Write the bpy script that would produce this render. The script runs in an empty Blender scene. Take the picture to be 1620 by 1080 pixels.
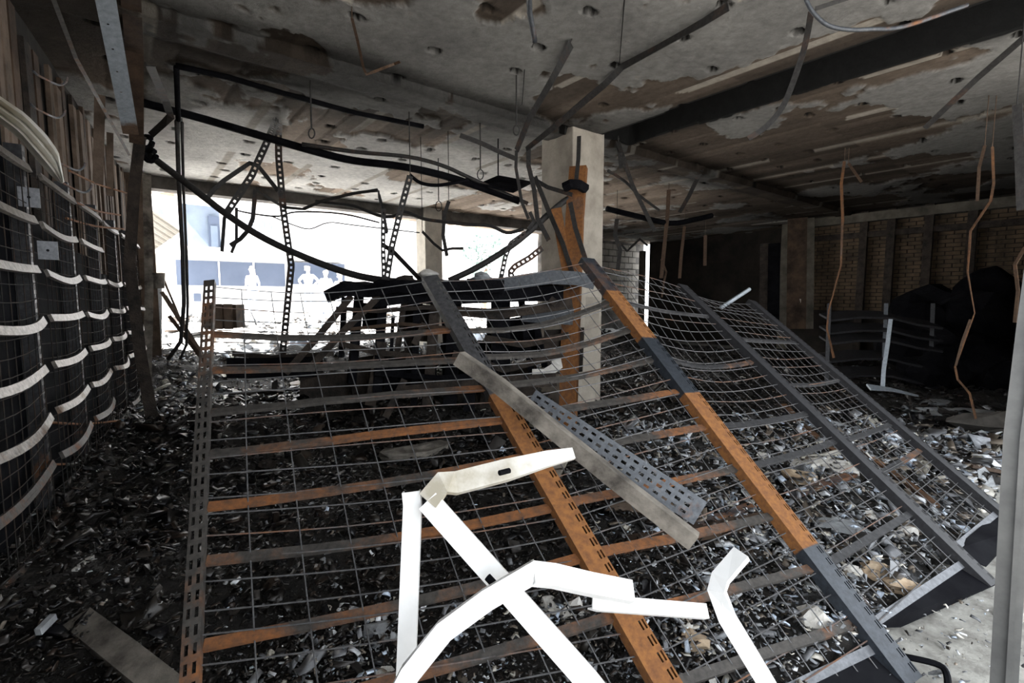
import bpy, math, random
import numpy as np
from mathutils import Vector, Matrix
random.seed(7); rng = np.random.RandomState(7)
SC = bpy.context.scene
COL = SC.collection
# ------------------------------------------------------------------ camera, sky, sun, exposure
CAMZ = 1.4; F = 780.0; PITCH = math.radians(5.1)
cam = bpy.data.cameras.new('camera'); cam.sensor_width = 36.0; cam.lens = F/1620*36.0
cam.clip_start = 0.02; cam.clip_end = 500
camo = bpy.data.objects.new('camera', cam); COL.objects.link(camo)
camo.location = (0, 0, CAMZ); camo.rotation_euler = (math.pi/2-PITCH, 0, 0)
SC.camera = camo
world = bpy.data.worlds.new('world'); SC.world = world; world.use_nodes = True
nt = world.node_tree; bg = nt.nodes['Background']
bg.inputs[0].default_value = (0.90, 0.95, 1.0, 1); bg.inputs[1].default_value = 2.6
U = Vector((.786, .618, 0)); V = Vector((-.618, .786, 0))       # the building's two axes
sun = bpy.data.lights.new('sun', 'SUN'); sun.energy = 28.0; sun.angle = math.radians(1.5)
sun.color = (1, .96, .9)
suno = bpy.data.objects.new('sun', sun); COL.objects.link(suno)
sd = (U*.80+V*.16+Vector((0, 0, -1.05))).normalized()
suno.rotation_euler = sd.to_track_quat('-Z', 'Y').to_euler(); suno.location = (-20, -10, 30)
SC.view_settings.view_transform = 'Standard'; SC.view_settings.look = 'None'
SC.view_settings.gamma = 1.0; SC.view_settings.use_curve_mapping = False
SC.view_settings.exposure = 0.65

# ------------------------------------------------------------------ helpers: positions
cp, sp_ = math.cos(PITCH), math.sin(PITCH)
def ray(px, py):
    x = (px-810)/F; y = -(py-540)/F
    return Vector((x, cp+y*sp_, -sp_+y*cp))
def P(px, py, d):                        # point seen at a pixel of the photograph, d metres away along Y
    r = ray(px, py); return Vector((0, 0, CAMZ))+r*(d/r.y)
CEIL = 3.2
def Pz(px, py, z=CEIL):
    r = ray(px, py); return Vector((0, 0, CAMZ))+r*((z-CAMZ)/r.z)
def Pb(px, py, b):
    r = ray(px, py); return Vector((0, 0, CAMZ))+r*(b/r.dot(V))
def Pa(px, py, a):
    r = ray(px, py); return Vector((0, 0, CAMZ))+r*(a/r.dot(U))
def W(a, b, z): return U*a+V*b+Vector((0, 0, z))
# ------------------------------------------------------------------ helpers: numpy noise
def _h(ix, iy, s):
    n = (ix.astype(np.int64)*374761393+iy.astype(np.int64)*668265263+s*69069) & 0xffffffff
    n = ((n ^ (n >> 13))*1274126177) & 0xffffffff
    return ((n ^ (n >> 16)) & 0xffff)/65535.0
def vn(x, y, s=0):
    x = np.asarray(x, float); y = np.asarray(y, float)
    ix = np.floor(x); iy = np.floor(y); fx = x-ix; fy = y-iy
    fx = fx*fx*(3-2*fx); fy = fy*fy*(3-2*fy); ix = ix.astype(int); iy = iy.astype(int)
    return (_h(ix, iy, s)*(1-fx)+_h(ix+1, iy, s)*fx)*(1-fy)+(_h(ix, iy+1, s)*(1-fx)+_h(ix+1, iy+1, s)*fx)*fy
def fbm(x, y, s=0, o=4):
    t = 0; a = .5; n = 0
    for k in range(o):
        t = t+a*vn(x, y, s+k*17); n += a; x = x*2.03+3.1; y = y*2.03+1.7; a *= .5
    return t/n
def sst(e0, e1, x):
    t = np.clip((x-e0)/(e1-e0), 0, 1); return t*t*(3-2*t)
# ------------------------------------------------------------------ helpers: materials
MATS = {}
def nodes(name):
    m = bpy.data.materials.new(name); m.use_nodes = True; MATS[name] = m
    return m, m.node_tree.nodes, m.node_tree.links, m.node_tree.nodes['Principled BSDF']
def ramp(n, stops):
    r = n.new('ShaderNodeValToRGB'); cr = r.color_ramp
    while len(cr.elements) < len(stops): cr.elements.new(.5)
    for e, (p, c) in zip(cr.elements, stops): e.position = p; e.color = (*c, 1)
    return r
def noise(n, l, scale, detail=6, rough=.6, co=None):
    t = n.new('ShaderNodeTexNoise'); t.inputs['Scale'].default_value = scale
    t.inputs['Detail'].default_value = detail; t.inputs['Roughness'].default_value = rough
    if co is not None: l.new(co, t.inputs['Vector'])
    return t
def bump(n, l, b, h, s=.3, d=.01):
    k = n.new('ShaderNodeBump'); k.inputs['Strength'].default_value = s; k.inputs['Distance'].default_value = d
    l.new(h, k.inputs['Height']); l.new(k.outputs[0], b.inputs['Normal'])
def mottled(name, c0, c1, scale=6, rough=.8, metal=0, bs=.3, bd=.01, spec=.4, lo=.35, hi=.65):
    m, n, l, b = nodes(name); tc = n.new('ShaderNodeTexCoord')
    t = noise(n, l, scale, 8, .65, tc.outputs['Object']); r = ramp(n, [(lo, c0), (hi, c1)])
    l.new(t.outputs[0], r.inputs[0]); l.new(r.outputs[0], b.inputs['Base Color'])
    b.inputs['Roughness'].default_value = rough; b.inputs['Metallic'].default_value = metal
    b.inputs['Specular IOR Level'].default_value = spec
    t2 = noise(n, l, scale*8, 5, .6, tc.outputs['Object']); bump(n, l, b, t2.outputs[0], bs, bd)
    return m
def metal(name, base0, base1, r0=(.30, .115, .03), r1=(.13, .055, .025), rough=.5, met=.35, k=1.6):
    """steel that rusts where the vertex attribute 'rust' says so"""
    m, n, l, b = nodes(name); tc = n.new('ShaderNodeTexCoord')
    at = n.new('ShaderNodeAttribute'); at.attribute_name = 'rust'
    big = noise(n, l, 5, 8, .7, tc.outputs['Object']); fine = noise(n, l, 38, 6, .7, tc.outputs['Object'])
    s1 = n.new('ShaderNodeMath'); s1.operation = 'SUBTRACT'; l.new(big.outputs[0], s1.inputs[0]); s1.inputs[1].default_value = .5
    s2 = n.new('ShaderNodeMath'); s2.operation = 'MULTIPLY_ADD'; l.new(s1.outputs[0], s2.inputs[0]); s2.inputs[1].default_value = k
    l.new(at.outputs['Fac'], s2.inputs[2])
    rr = ramp(n, [(.30, (0, 0, 0)), (.62, (1, 1, 1))]); l.new(s2.outputs[0], rr.inputs[0])
    cb = ramp(n, [(.3, base0), (.7, base1)]); l.new(fine.outputs[0], cb.inputs[0])
    cr = ramp(n, [(.32, r1), (.62, r0)]); l.new(fine.outputs[0], cr.inputs[0])
    mx = n.new('ShaderNodeMix'); mx.data_type = 'RGBA'
    l.new(rr.outputs[0], mx.inputs['Factor']); l.new(cb.outputs[0], mx.inputs[6]); l.new(cr.outputs[0], mx.inputs[7])
    l.new(mx.outputs[2], b.inputs['Base Color'])
    mr = n.new('ShaderNodeMapRange'); l.new(rr.outputs[0], mr.inputs[0]); mr.inputs[3].default_value = rough; mr.inputs[4].default_value = .9
    l.new(mr.outputs[0], b.inputs['Roughness'])
    mm = n.new('ShaderNodeMapRange'); l.new(rr.outputs[0], mm.inputs[0]); mm.inputs[3].default_value = met; mm.inputs[4].default_value = 0
    l.new(mm.outputs[0], b.inputs['Metallic'])
    bump(n, l, b, fine.outputs[0], .25, .004)
    return m
def vcol(name, attr='tint', rough=.85, spec=.3, bs=.5, bd=.01, bscale=60, var=.35, vscale=9):
    """colour from a mesh colour attribute, broken up by noise"""
    m, n, l, b = nodes(name); tc = n.new('ShaderNodeTexCoord')
    at = n.new('ShaderNodeAttribute'); at.attribute_name = attr
    t = noise(n, l, vscale, 8, .7, tc.outputs['Object'])
    mr = n.new('ShaderNodeMapRange'); l.new(t.outputs[0], mr.inputs[0]); mr.inputs[1].default_value = .25; mr.inputs[2].default_value = .75
    mr.inputs[3].default_value = 1-var; mr.inputs[4].default_value = 1+var
    mx = n.new('ShaderNodeMix'); mx.data_type = 'RGBA'; mx.blend_type = 'MULTIPLY'; mx.inputs['Factor'].default_value = 1
    l.new(at.outputs['Color'], mx.inputs[6]); l.new(mr.outputs[0], mx.inputs[7]); l.new(mx.outputs[2], b.inputs['Base Color'])
    b.inputs['Roughness'].default_value = rough; b.inputs['Specular IOR Level'].default_value = spec
    t2 = noise(n, l, bscale, 6, .7, tc.outputs['Object']); bump(n, l, b, t2.outputs[0], bs, bd)
    return m
M_ceil = vcol('concrete ceiling', rough=.95, spec=.15, bs=.9, bd=.012, bscale=34, var=.30, vscale=14)
M_chip = vcol('debris chip', rough=.34, spec=.5, bs=.3, bd=.004, bscale=80, var=.3, vscale=30)
M_yard = vcol('bright yard ground', rough=.9, spec=.1, bs=.6, bd=.02, bscale=12, var=.25, vscale=8)
M_bed = vcol('debris bed', rough=.7, spec=.4, bs=1, bd=.03, bscale=22, var=.7, vscale=18)
M_steel = metal('charred steel', (.018, .018, .02), (.06, .06, .065), rough=.5)
M_grey = metal('scorched grey steel', (.05, .055, .065), (.13, .14, .155), rough=.48)
M_rail = metal('rail steel', (.045, .042, .04), (.12, .11, .10), (.26, .10, .032), (.10, .05, .028), rough=.55)
M_shiny = metal('worn rail steel', (.05, .045, .04), (.30, .27, .24), (.26, .16, .10), (.10, .06, .04), rough=.45)
M_darkwire = metal('dark mesh wire', (.008, .008, .008), (.022, .02, .019), (.05, .03, .02), (.03, .02, .014), rough=.95, met=0)  # darker than the other mesh wire
M_wire = metal('mesh wire', (.08, .08, .084), (.19, .19, .195), (.22, .11, .06), (.12, .06, .04), rough=.45)
M_galv = metal('galvanised steel', (.30, .34, .38), (.50, .55, .60), (.13, .08, .05), (.07, .045, .03), rough=.5)
M_rail2 = metal('dark rail steel', (.03, .03, .031), (.085, .085, .09), (.24, .11, .05), (.10, .05, .028), rough=.6)
M_galv2 = metal('scorched galvanised steel', (.10, .105, .115), (.24, .25, .27), rough=.6)
M_strip = metal('burnt strip', (.014, .013, .013), (.05, .047, .045), (.12, .06, .035), (.05, .03, .022), rough=.7, met=.1)
M_copper = metal('scaled copper strip', (.05, .03, .02), (.13, .08, .05), (.22, .10, .04), (.10, .05, .028), rough=.6)
M_white = mottled('white painted frame', (.80, .80, .79), (.92, .92, .92), 4, .4, 0, .05, .002, .5)
M_cream = mottled('scorched white paint', (.42, .38, .30), (.86, .85, .82), 5, .5, 0, .1, .003)
M_wood = mottled('charred timber', (.012, .010, .009), (.06, .045, .035), 7, .85, 0, .8, .01)
M_plank = mottled('scorched plank', (.025, .015, .010), (.11, .07, .045), 3, .85, 0, .5, .01)
M_plank2 = mottled('scorched pale plank', (.07, .05, .035), (.22, .16, .12), 3, .85, 0, .5, .01)
M_beam = mottled('ash coated beam', (.06, .052, .045), (.30, .27, .23), 6, .85, 0, .6, .006)
M_black = mottled('soot', (.003, .003, .004), (.011, .011, .013), 4, .95, 0, .6, .02, .06)
M_blackm = mottled('black sheet', (.006, .006, .008), (.014, .0145, .017), 4, .9, 0, .15, .006, .04)
M_conc = mottled('pale concrete', (.34, .30, .25), (.52, .47, .40), 4, .9, 0, .4, .006)
M_sootconc = mottled('sooty concrete', (.05, .045, .04), (.17, .155, .14), 2.5, .95, 0, .4, .01)
M_blockw = mottled('far block', (.24, .22, .19), (.33, .30, .26), 5, .9, 0, .4, .006)
M_block = mottled('pale block', (.42, .39, .34), (.58, .54, .47), 5, .9, 0, .4, .006)
M_brick = mottled('smoked brick', (.05, .035, .022), (.15, .105, .065), 2.5, .9, 0, .4, .01)
M_dark = mottled('smoked wall', (.010, .009, .008), (.040, .032, .026), 1.5, .95, 0, .4, .01)
M_plaster = mottled('plaster lump', (.55, .52, .47), (.80, .78, .74), 8, .9, 0, .5, .01)
M_ash = mottled('grey ash sheet', (.20, .21, .22), (.50, .52, .54), 7, .7, 0, .5, .01)
M_tan = mottled('tan lump', (.35, .24, .15), (.68, .55, .40), 9, .9, 0, .5, .01)
M_dim = mottled('dim concrete', (.06, .055, .045), (.15, .135, .11), 3, .95, 0, .4, .01)
M_floor = mottled('floor slab', (.22, .21, .19), (.50, .49, .45), 9, .8, 0, .5, .006)
M_street = mottled('street', (.13, .125, .12), (.20, .195, .19), 3, .9)
M_facade = mottled('white facade', (.74, .74, .75), (.84, .84, .85), 1, .9, 0, .05)
M_glass = mottled('shop glass', (.05, .065, .10), (.07, .088, .13), .8, .3, 0, 0, .001, .4)  # bluish tone stands in for outdoor glare and haze
M_shade = mottled('blue grey shade', (.10, .125, .165), (.14, .17, .215), 1, .9, 0, .05)  # shade on the white building put into its colour
M_tin = mottled('tan sheet roof', (.20, .18, .15), (.25, .23, .20), 2, .9)
M_leaf = mottled('pale leaves', (.16, .22, .20), (.32, .40, .38), 3, .7)  # foliage colour paled to stand in for glare
M_skin = mottled('skin', (.66, .52, .45), (.74, .60, .52), 4, .6, 0, 0)
M_shirt = mottled('pale shirt', (.72, .72, .75), (.85, .85, .88), 6, .9, 0, .2)
M_trou = mottled('blue trousers', (.40, .47, .60), (.5, .57, .7), 6, .9, 0, .2)
M_hair = mottled('hair', (.42, .34, .28), (.55, .46, .38), 14, .6, 0, .2)  # skin, trousers and hair lightened to stand in for overexposure
# ------------------------------------------------------------------ helpers: meshes
class MB:
    def __init__(s): s.v = []; s.f = []; s.r = []
    def add(s, vs, fs, r=0.0):
        o = len(s.v); s.v += [Vector(v) for v in vs]; s.f += [tuple(i+o for i in f) for f in fs]
        s.r += (list(r) if hasattr(r, '__len__') else [r]*len(vs)); return s
    def box(s, c, x, y, z, r=0.0):       # centre and three half-axis vectors
        c, x, y, z = map(Vector, (c, x, y, z))
        vs = [c+x*i+y*j+z*k for i in (-1, 1) for j in (-1, 1) for k in (-1, 1)]
        return s.add(vs, [(0, 1, 3, 2), (4, 6, 7, 5), (0, 4, 5, 1), (2, 3, 7, 6), (0, 2, 6, 4), (1, 5, 7, 3)], r)
    def sweep(s, pts, prof, hint=None, twist=0.0, rust=0.0, taper=None):
        pts = [Vector(p) for p in pts]; n = len(pts); m = len(prof)
        L = [0.0]
        for i in range(1, n): L.append(L[-1]+(pts[i]-pts[i-1]).length)
        vs = []; rs = []
        for i, p in enumerate(pts):
            t = Vector((0, 0, 0))
            if i > 0: t += (pts[i]-pts[i-1]).normalized()
            if i < n-1: t += (pts[i+1]-pts[i]).normalized()
            if t.length < 1e-4: t = pts[min(i+1, n-1)]-pts[max(i-1, 0)]
            t.normalize()
            h = Vector(hint) if hint is not None else (Vector((0, 0, CAMZ))-p)
            N = h-t*h.dot(t)
            if N.length < 1e-3: N = Vector((1, .2, .1))-t*t.dot(Vector((1, .2, .1)))
            N.normalize(); S = t.cross(N)
            f = L[i]/max(L[-1], 1e-6)
            tw = twist(f) if callable(twist) else twist
            c, d = math.cos(tw), math.sin(tw); N, S = N*c+S*d, S*c-N*d
            k = taper(f) if taper else 1.0
            for a, b in prof: vs.append(p+S*(a*k)+N*(b*k)); rs.append(rust(f) if callable(rust) else rust)
        fs = []
        for i in range(n-1):
            for j in range(m):
                a = i*m+j; b = i*m+(j+1) % m
                fs.append((a, b, b+m, a+m))
        fs.append(tuple(range(m))[::-1]); fs.append(tuple(range((n-1)*m, n*m)))
        return s.add(vs, fs, rs)
    def sheet(s, pts, prof, holes=None, pitch=.05, hole=.03, hint=None, rust=0.0):
        """open folded sheet swept along pts; segments listed in holes get slots"""
        pts = [Vector(p) for p in pts]; seg = [(pts[i+1]-pts[i]).length for i in range(len(pts)-1)]; T = sum(seg)
        st = []; x = 0.0
        if holes:
            while x < T-pitch*.6: st += [x, x+(pitch-hole)]; x += pitch
            st.append(T)
        else:
            st = [sum(seg[:i]) for i in range(len(pts))]
        m = len(prof); vs = []; rs = []
        for q in st:
            k = 0; y = q
            while k < len(seg)-1 and y > seg[k]: y -= seg[k]; k += 1
            t = (pts[k+1]-pts[k]).normalized(); p = pts[k]+t*y
            h = Vector(hint) if hint is not None else (Vector((0, 0, CAMZ))-p)
            N = (h-t*h.dot(t)).normalized(); S = t.cross(N); f = q/T
            for a, b in prof: vs.append(p+S*a+N*b); rs.append(rust(f) if callable(rust) else rust)
        fs = []
        for i in range(len(st)-1):
            for j in range(m-1):
                if holes and j in holes and i % 2 == 1 and i < len(st)-2: continue
                a = i*m+j; fs.append((a, a+1, a+1+m, a+m))
        return s.add(vs, fs, rs)
def flat(w, t): return [(-w/2, -t/2), (w/2, -t/2), (w/2, t/2), (-w/2, t/2)]
def rnd(r, n=6): return [(r*math.cos(2*math.pi*i/n), r*math.sin(2*math.pi*i/n)) for i in range(n)]
def Cp(w, d, t): return [(-w/2, 0), (-w/2, -d), (-w/2+t, -d), (-w/2+t, -t), (w/2-t, -t), (w/2-t, -d), (w/2, -d), (w/2, 0)]
def Lp(w, d, t): return [(-w/2, 0), (-w/2, -t), (w/2-t, -t), (w/2-t, -d), (w/2, -d), (w/2, 0)]
def smooth(pts, n=4):
    pts = [Vector(p) for p in pts]; out = []
    for i in range(len(pts)-1):
        p0 = pts[max(i-1, 0)]; p1 = pts[i]; p2 = pts[i+1]; p3 = pts[min(i+2, len(pts)-1)]
        for k in range(n):
            t = k/n
            out.append(.5*((2*p1)+(p2-p0)*t+(2*p0-5*p1+4*p2-p3)*t*t+(3*p1-p0-3*p2+p3)*t**3))
    out.append(pts[-1]); return out
def mk(name, mb, mat, loc, sm=False, solid=0):
    me = bpy.data.meshes.new(name); loc = Vector(loc)
    me.from_pydata([tuple(v-loc) for v in mb.v], [], mb.f); me.materials.append(mat)
    if any(mb.r):
        a = me.attributes.new('rust', 'FLOAT', 'POINT'); a.data.foreach_set('value', mb.r)
    me.validate(); me.update()
    if sm: me.polygons.foreach_set('use_smooth', [True]*len(me.polygons))
    o = bpy.data.objects.new(name, me); COL.objects.link(o)
    if solid:
        md = o.modifiers.new('thickness', 'SOLIDIFY'); md.thickness = solid; md.offset = 0
    return o
def tag(o, label, cat, group=None, kind=None):
    if label: o['label'] = label
    if cat: o['category'] = cat
    if group: o['group'] = group
    if kind: o['kind'] = kind
    return o
def base(mb):
    n = len(mb.v); c = sum(mb.v, Vector())/n; return Vector((c.x, c.y, min(v.z for v in mb.v)))
def T(name, label, cat, mb, mat, group=None, kind=None, sm=False, solid=0):
    loc = base(mb); o = mk(name, mb, mat, loc, sm, solid); o.location = loc
    return tag(o, label, cat, group, kind)
def root(name, label, cat, loc, group=None):
    o = bpy.data.objects.new(name, None); COL.objects.link(o); o.location = loc; o.empty_display_size = .1
    return tag(o, label, cat, group)
def part(name, mb, mat, parent, label=None, kind=None, sm=False, solid=0):
    g = Vector(parent.location); q = parent.parent
    while q: g = g+Vector(q.location); q = q.parent
    o = mk(name, mb, mat, g, sm, solid); o.parent = parent
    if label: o['label'] = label
    if kind: o['kind'] = kind
    return o
def struct(name, mb, mat, label=None, sm=False):
    o = mk(name, mb, mat, (0, 0, 0), sm); o['kind'] = 'structure'
    if label: o['label'] = label
    return o
def grid_mesh(name, X, Y, Z, tint, mat, kind, sm=True):
    ny, nx = X.shape
    me = bpy.data.meshes.new(name)
    i = np.arange(ny*nx).reshape(ny, nx)
    q = np.stack([i[:-1, :-1], i[:-1, 1:], i[1:, 1:], i[1:, :-1]], -1).reshape(-1, 4)
    co = np.stack([X, Y, Z], -1).reshape(-1, 3)
    me.vertices.add(len(co)); me.vertices.foreach_set('co', co.ravel())
    me.loops.add(q.size); me.loops.foreach_set('vertex_index', q.ravel())
    me.polygons.add(len(q)); me.polygons.foreach_set('loop_start', np.arange(0, q.size, 4)); me.polygons.foreach_set('loop_total', np.full(len(q), 4))
    me.update(calc_edges=True)
    ca = me.color_attributes.new('tint', 'FLOAT_COLOR', 'POINT')
    ca.data.foreach_set('color', np.concatenate([tint.reshape(-1, 3), np.ones((len(co), 1))], 1).ravel())
    me.polygons.foreach_set('use_smooth', np.full(len(q), sm))
    me.materials.append(mat)
    o = bpy.data.objects.new(name, me); COL.objects.link(o); o['kind'] = kind
    return o
def mixc(c, d, f): return c*(1-f[..., None])+np.array(d)*f[..., None]

# ================================================================== the setting
# ---- ceiling: spalled concrete skin, sockets, nailer strips, a drop beam and a black slot, all in relief
ga = np.concatenate([np.arange(-.8, 6.2, .022), np.arange(6.2, 14.3, .06)])
gb = np.concatenate([np.arange(.15, 5.0, .022), np.arange(5.0, 11.0, .05)])
A, B = np.meshgrid(ga, gb)
sp = fbm(A*1.15+2, B*1.15, 11, 5)
thr = np.where(A > 4.86, .40, np.where(B > 4.3, .50+.10*sst(4.8, 6.0, B)*sst(9, 7, A), .528))
ed = fbm(A*9, B*9, 5, 3)*.10-.05
nearskin = sst(2.2, .9, B)*(A > 4.6)*.30                 # grey skin still on near the front of the right bay
spall = sst(thr-.012, thr+.012, sp+ed-nearskin)
H = spall*.022
bw = .21; brd = np.floor(A/bw); bf = A/bw-brd
boardy = ((A > 4.86) | (B > 4.3))
groove = np.minimum(bf, 1-bf)*bw
H = H+np.where((groove < .014) & (spall > .5), .008, 0)
H = H+np.where((spall > .5) & boardy, (_h(brd.astype(int), brd.astype(int)*0, 3)-.5)*.014, 0)
strip_ = (np.abs((A+.25) % .95-.475) < .045)
strip_ = strip_ & (fbm(A*.7+9, B*.9, 71, 2) > .47)
H = H+fbm(A*16, B*16, 9, 3)*.010*(1-spall)
grey = np.array([.235, .23, .22]); col = np.broadcast_to(grey, A.shape+(3,)).copy()
col = col*(.70+.60*fbm(A*2.2, B*2.2, 31, 4))[..., None]
brown = np.array([.108, .085, .067])*(.65+.7*_h(brd.astype(int), (B*.45).astype(int), 8))[..., None]
brown = brown*(.6+.8*fbm(A*6, B*1.2, 15, 4))[..., None]
col = col*(1-spall[..., None])+brown*spall[..., None]
far_lit = sst(4.6, 5.6, B)*sst(9.5, 7.5, A)
col = col*(1+far_lit*1.9)[..., None]  # window light on the far bay painted into the ceiling colour
col = mixc(col, (.40, .365, .315), (strip_ & ((spall > .3) | (B > 4.4)))*.85)
rim = sst(.02, .0, np.abs(sp+ed-nearskin-thr))*(1-spall)
col = col*(1+.5*rim)[..., None]
# sockets where the fixings were
sa, sb = .62, .55
ia = np.round(A/sa); ib = np.round(B/sb)
da = A-(ia*sa+(_h(ia.astype(int), ib.astype(int), 1)-.5)*.22); db = B-(ib*sb+(_h(ia.astype(int), ib.astype(int), 2)-.5)*.2)
sock = (_h(ia.astype(int), ib.astype(int), 4) < .85)*1.0
rr_ = np.sqrt((da/.044)**2+(db/.028)**2)+fbm(A*30, B*30, 44, 2)*.5-.25
hole = sst(1.15, 1.0, rr_)*sock
chipr = sst(2.6, 1.2, rr_)*(1-hole)*sock
H = H+hole*.075+chipr*.004
col = mixc(col, (.012, .011, .010), sst(1.5, 1.2, rr_)*sock)  # hole shade painted black, spilling past the rims
# soot: along the drop beam, in the left corner and the far right end
beam_d = np.minimum(np.abs(B-3.95), np.abs(B-4.3))
nz = fbm(A*1.3, B*1.3, 52, 4)
soot = sst(.42, .0, beam_d+nz*.25-.12)*.75
soot = np.maximum(soot, sst(.9, -.8, A+nz*1.2-.6)*.9)
soot = np.maximum(soot, sst(7.5, 12.2, A+nz*2.5-1.2)*.80*sst(8, 5, B))
soot = np.maximum(soot, sst(.55, .1, np.sqrt((A-3.9)**2+(B-3.9)**2)+nz*.5-.25)*.7)
soot = np.maximum(soot, (B > 3.9)*sst(7.0, 5.6, B+nz)*sst(5.8, 1.6, A+nz*.8)*.72)*sst(9.5, 6.0, B)+soot*0
slotm = (A > 4.32) & (A < 4.80) & (B < 3.86)
soot = np.maximum(soot, sst(.25, .0, np.where(B < 3.95, np.abs(A-4.56)-.24, 9)+nz*.15-.07)*.6)
col = col*(1-soot*.86)[..., None]
beamm = (B > 3.95) & (B < 4.25)
H = np.where(beamm, -.06+fbm(A*9, B*9, 3, 3)*.02, H)
H = np.where(slotm, .34+0*H, H)
slotc = (A > 4.28) & (A < 4.88) & (B < 3.90)
col = np.where(slotc[..., None], np.array([.012, .012, .012]), col)
col = np.where((beamm & (spall < .5))[..., None], col*.8, col)
pos = U.x*A+V.x*B, U.y*A+V.y*B
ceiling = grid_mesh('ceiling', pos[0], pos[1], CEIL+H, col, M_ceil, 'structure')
ceiling['label'] = 'spalled concrete ceiling with brown patches and dark sockets'
mb = MB().box(W(4.1, 4.9, 3.8), U*10.1, V*5.3, Vector((0, 0, .2)))  # extended unseen past the left side to block the sun
struct('ceiling_slab', mb, M_sootconc)
# ---- floor and street
mb = MB().box(W(6.6, 4.9, -.1), U*7.6, V*6.2, Vector((0, 0, .098)))
struct('floor', mb, M_floor, 'pale concrete floor slab showing at the front corner')
mb = MB().box(W(5, -14.3, -.16), U*30, V*13, Vector((0, 0, .1)))
struct('street_front', mb, M_street)
struct('sun_blocker_front', MB().box(W(5, -.55, 3.5), U*9, V*.70, Vector((0, 0, .1))), M_sootconc)  # unseen overhang added to keep the sun off the front
# ---- walls
Z = Vector((0, 0, 1))
def wallbox(name, a0, a1, b0, b1, z0, z1, mat, label=None):
    return struct(name, MB().box(W((a0+a1)/2, (b0+b1)/2, (z0+z1)/2), U*((a1-a0)/2), V*((b1-b0)/2), Z*((z1-z0)/2)), mat, label)
LA = Vector((-2.30, 2.22, 0)); LD = Vector((-.524, .852, 0)).normalized(); LN = Vector((LD.y, -LD.x, 0))
wl = struct('wall_left', MB().box(LA-LN*.26+LD*2.3+Z*1.75, LD*4.5, LN*.10, Z*1.85), M_dark, 'fire blackened side wall lined with upright boards')
wallbox('wall_window', -.8, .42, 9.2, 9.5, 0, 3.6, M_plank2, 'scorched jamb at the end of the open shopfront')
wallbox('lintel', .42, 9.7, 9.2, 9.45, 3.02, 3.6, M_sootconc, 'sooty lintel over the open shopfront')
wallbox('wall_return', 9.6, 9.8, 9.2, 10.9, 0, 3.6, M_sootconc)
wb = wallbox('wall_back', 9.6, 14.3, 10.8, 11.0, 0, 3.6, M_sootconc, 'pale block wall at the far end')
wallbox('wall_partition', 13.9, 14.1, 4.9, 10.25, 0, 3.6, M_dark, 'black partition beyond the pillar')
wr = wallbox('wall_right', 12.5, 12.7, .1, 5.2, 0, 3.6, M_dark, 'smoked side wall of brick panels')
wallbox('wall_front_unseen', 6.0, 14.3, -.1, .1, 0, 3.6, M_sootconc)
wallbox('wall_front_unseen', -3.0, -.14, .12, .32, 0, 3.6, M_sootconc)  # unseen piece added to block light from the front left
mb = MB()
# block courses of the far wall, each its own piece
bl = None
for r in range(11):
    for k in range(7):
        z = 3.05-r*.2; a = 12.05+k*.40+(r % 2)*.20
        q = MB().box(W(a, 10.785, z), U*.184, V*(.02+.006*random.random()), Z*.084)
        if a < 14: part('block', q, M_blockw, wb)
# boards lining the left wall
rb = random.Random(3)
b = -1.6
while b < 6.2:
    w = rb.uniform(.07, .15); zt = rb.uniform(2.98, 3.19); zb = rb.choice([.1, .8, 1.2, 1.6])
    q = MB().box(LA-LN*(.125+rb.uniform(-.012, .022))+LD*(b+w/2)+Z*((zt+zb)/2), LN*.014+LD*rb.uniform(-.006, .006), LD*(w/2), Z*((zt-zb)/2)+LD*rb.uniform(-.03, .03))
    part('plank', q, rb.choice([M_plank, M_plank, M_wood, M_plank2, M_plank2]), wl)
    b += w+rb.uniform(.03, .13)
# brick panels and studs of the right wall
q = MB(); r_ = random.Random(5)
for r in range(24):
    for k in range(20):
        bb = .4+k*.235+(r % 2)*.117; z = 1.15+r*.078
        if bb < 5.0: q.box(W(12.49, bb, z), U*(.012+.01*r_.random()), V*.108, Z*.032)
part('brickwork', q, M_brick, wr, kind='stuff')
for px in (1365, 1408, 1467, 1535):
    p = Pa(px, 400, 12.4)
    part('stud', MB().box((p.x, p.y, 1.6), U*.05, V*.07, Z*1.6), M_wood, wr)
part('rail', MB().box(W(12.42, 2.7, 2.72), U*.04, V*2.4, Z*.06), M_wood, wr)
part('ledge', MB().box(W(12.44, 2.7, 3.08), U*.10, V*2.5, Z*.09), M_dim, wr, label='dull concrete ledge along the wall top')
# ---- pillars
def pillar(name, label, a, b, w, z0, z1, mat):
    q = MB().box(W(a, b, (z0+z1)/2), U*(w/2), V*(w/2), Z*((z1-z0)/2)); o = struct(name, q, mat, label); o['category'] = 'pillar'
    md = o.modifiers.new('worn edges', 'BEVEL'); md.width = .012; md.segments = 2
    return o
pillar('pillar', 'square pale concrete pillar in the middle of the room behind the fallen rack', 4.10, 4.10, .50, 0, 3.3, M_conc)
p = Pb(680, 400, 9.3)
pillar('pillar', 'beige pillar standing in the open shopfront against the daylight', p.dot(U), 9.32, .40, 0, 3.3, M_block)
p = P(1249, 420, 12.6)
pillar('pillar', 'pale pilaster at the end of the smoked brick wall', p.dot(U), p.dot(V), .32, 0, 3.3, M_dim)
p = P(1016, 430, 16.2)
pillar('pillar', 'narrow white post at the edge of the far block wall', p.dot(U), p.dot(V), .16, 0, 2.9, M_dim)
def beam(name, label, p0, p1, prof, mat, cat='beam', rust=0, hint=None):
    return T(name, label, cat, MB().sweep([p0, p1], prof, hint or (0, 0, -1), rust=rust), mat)

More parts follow.
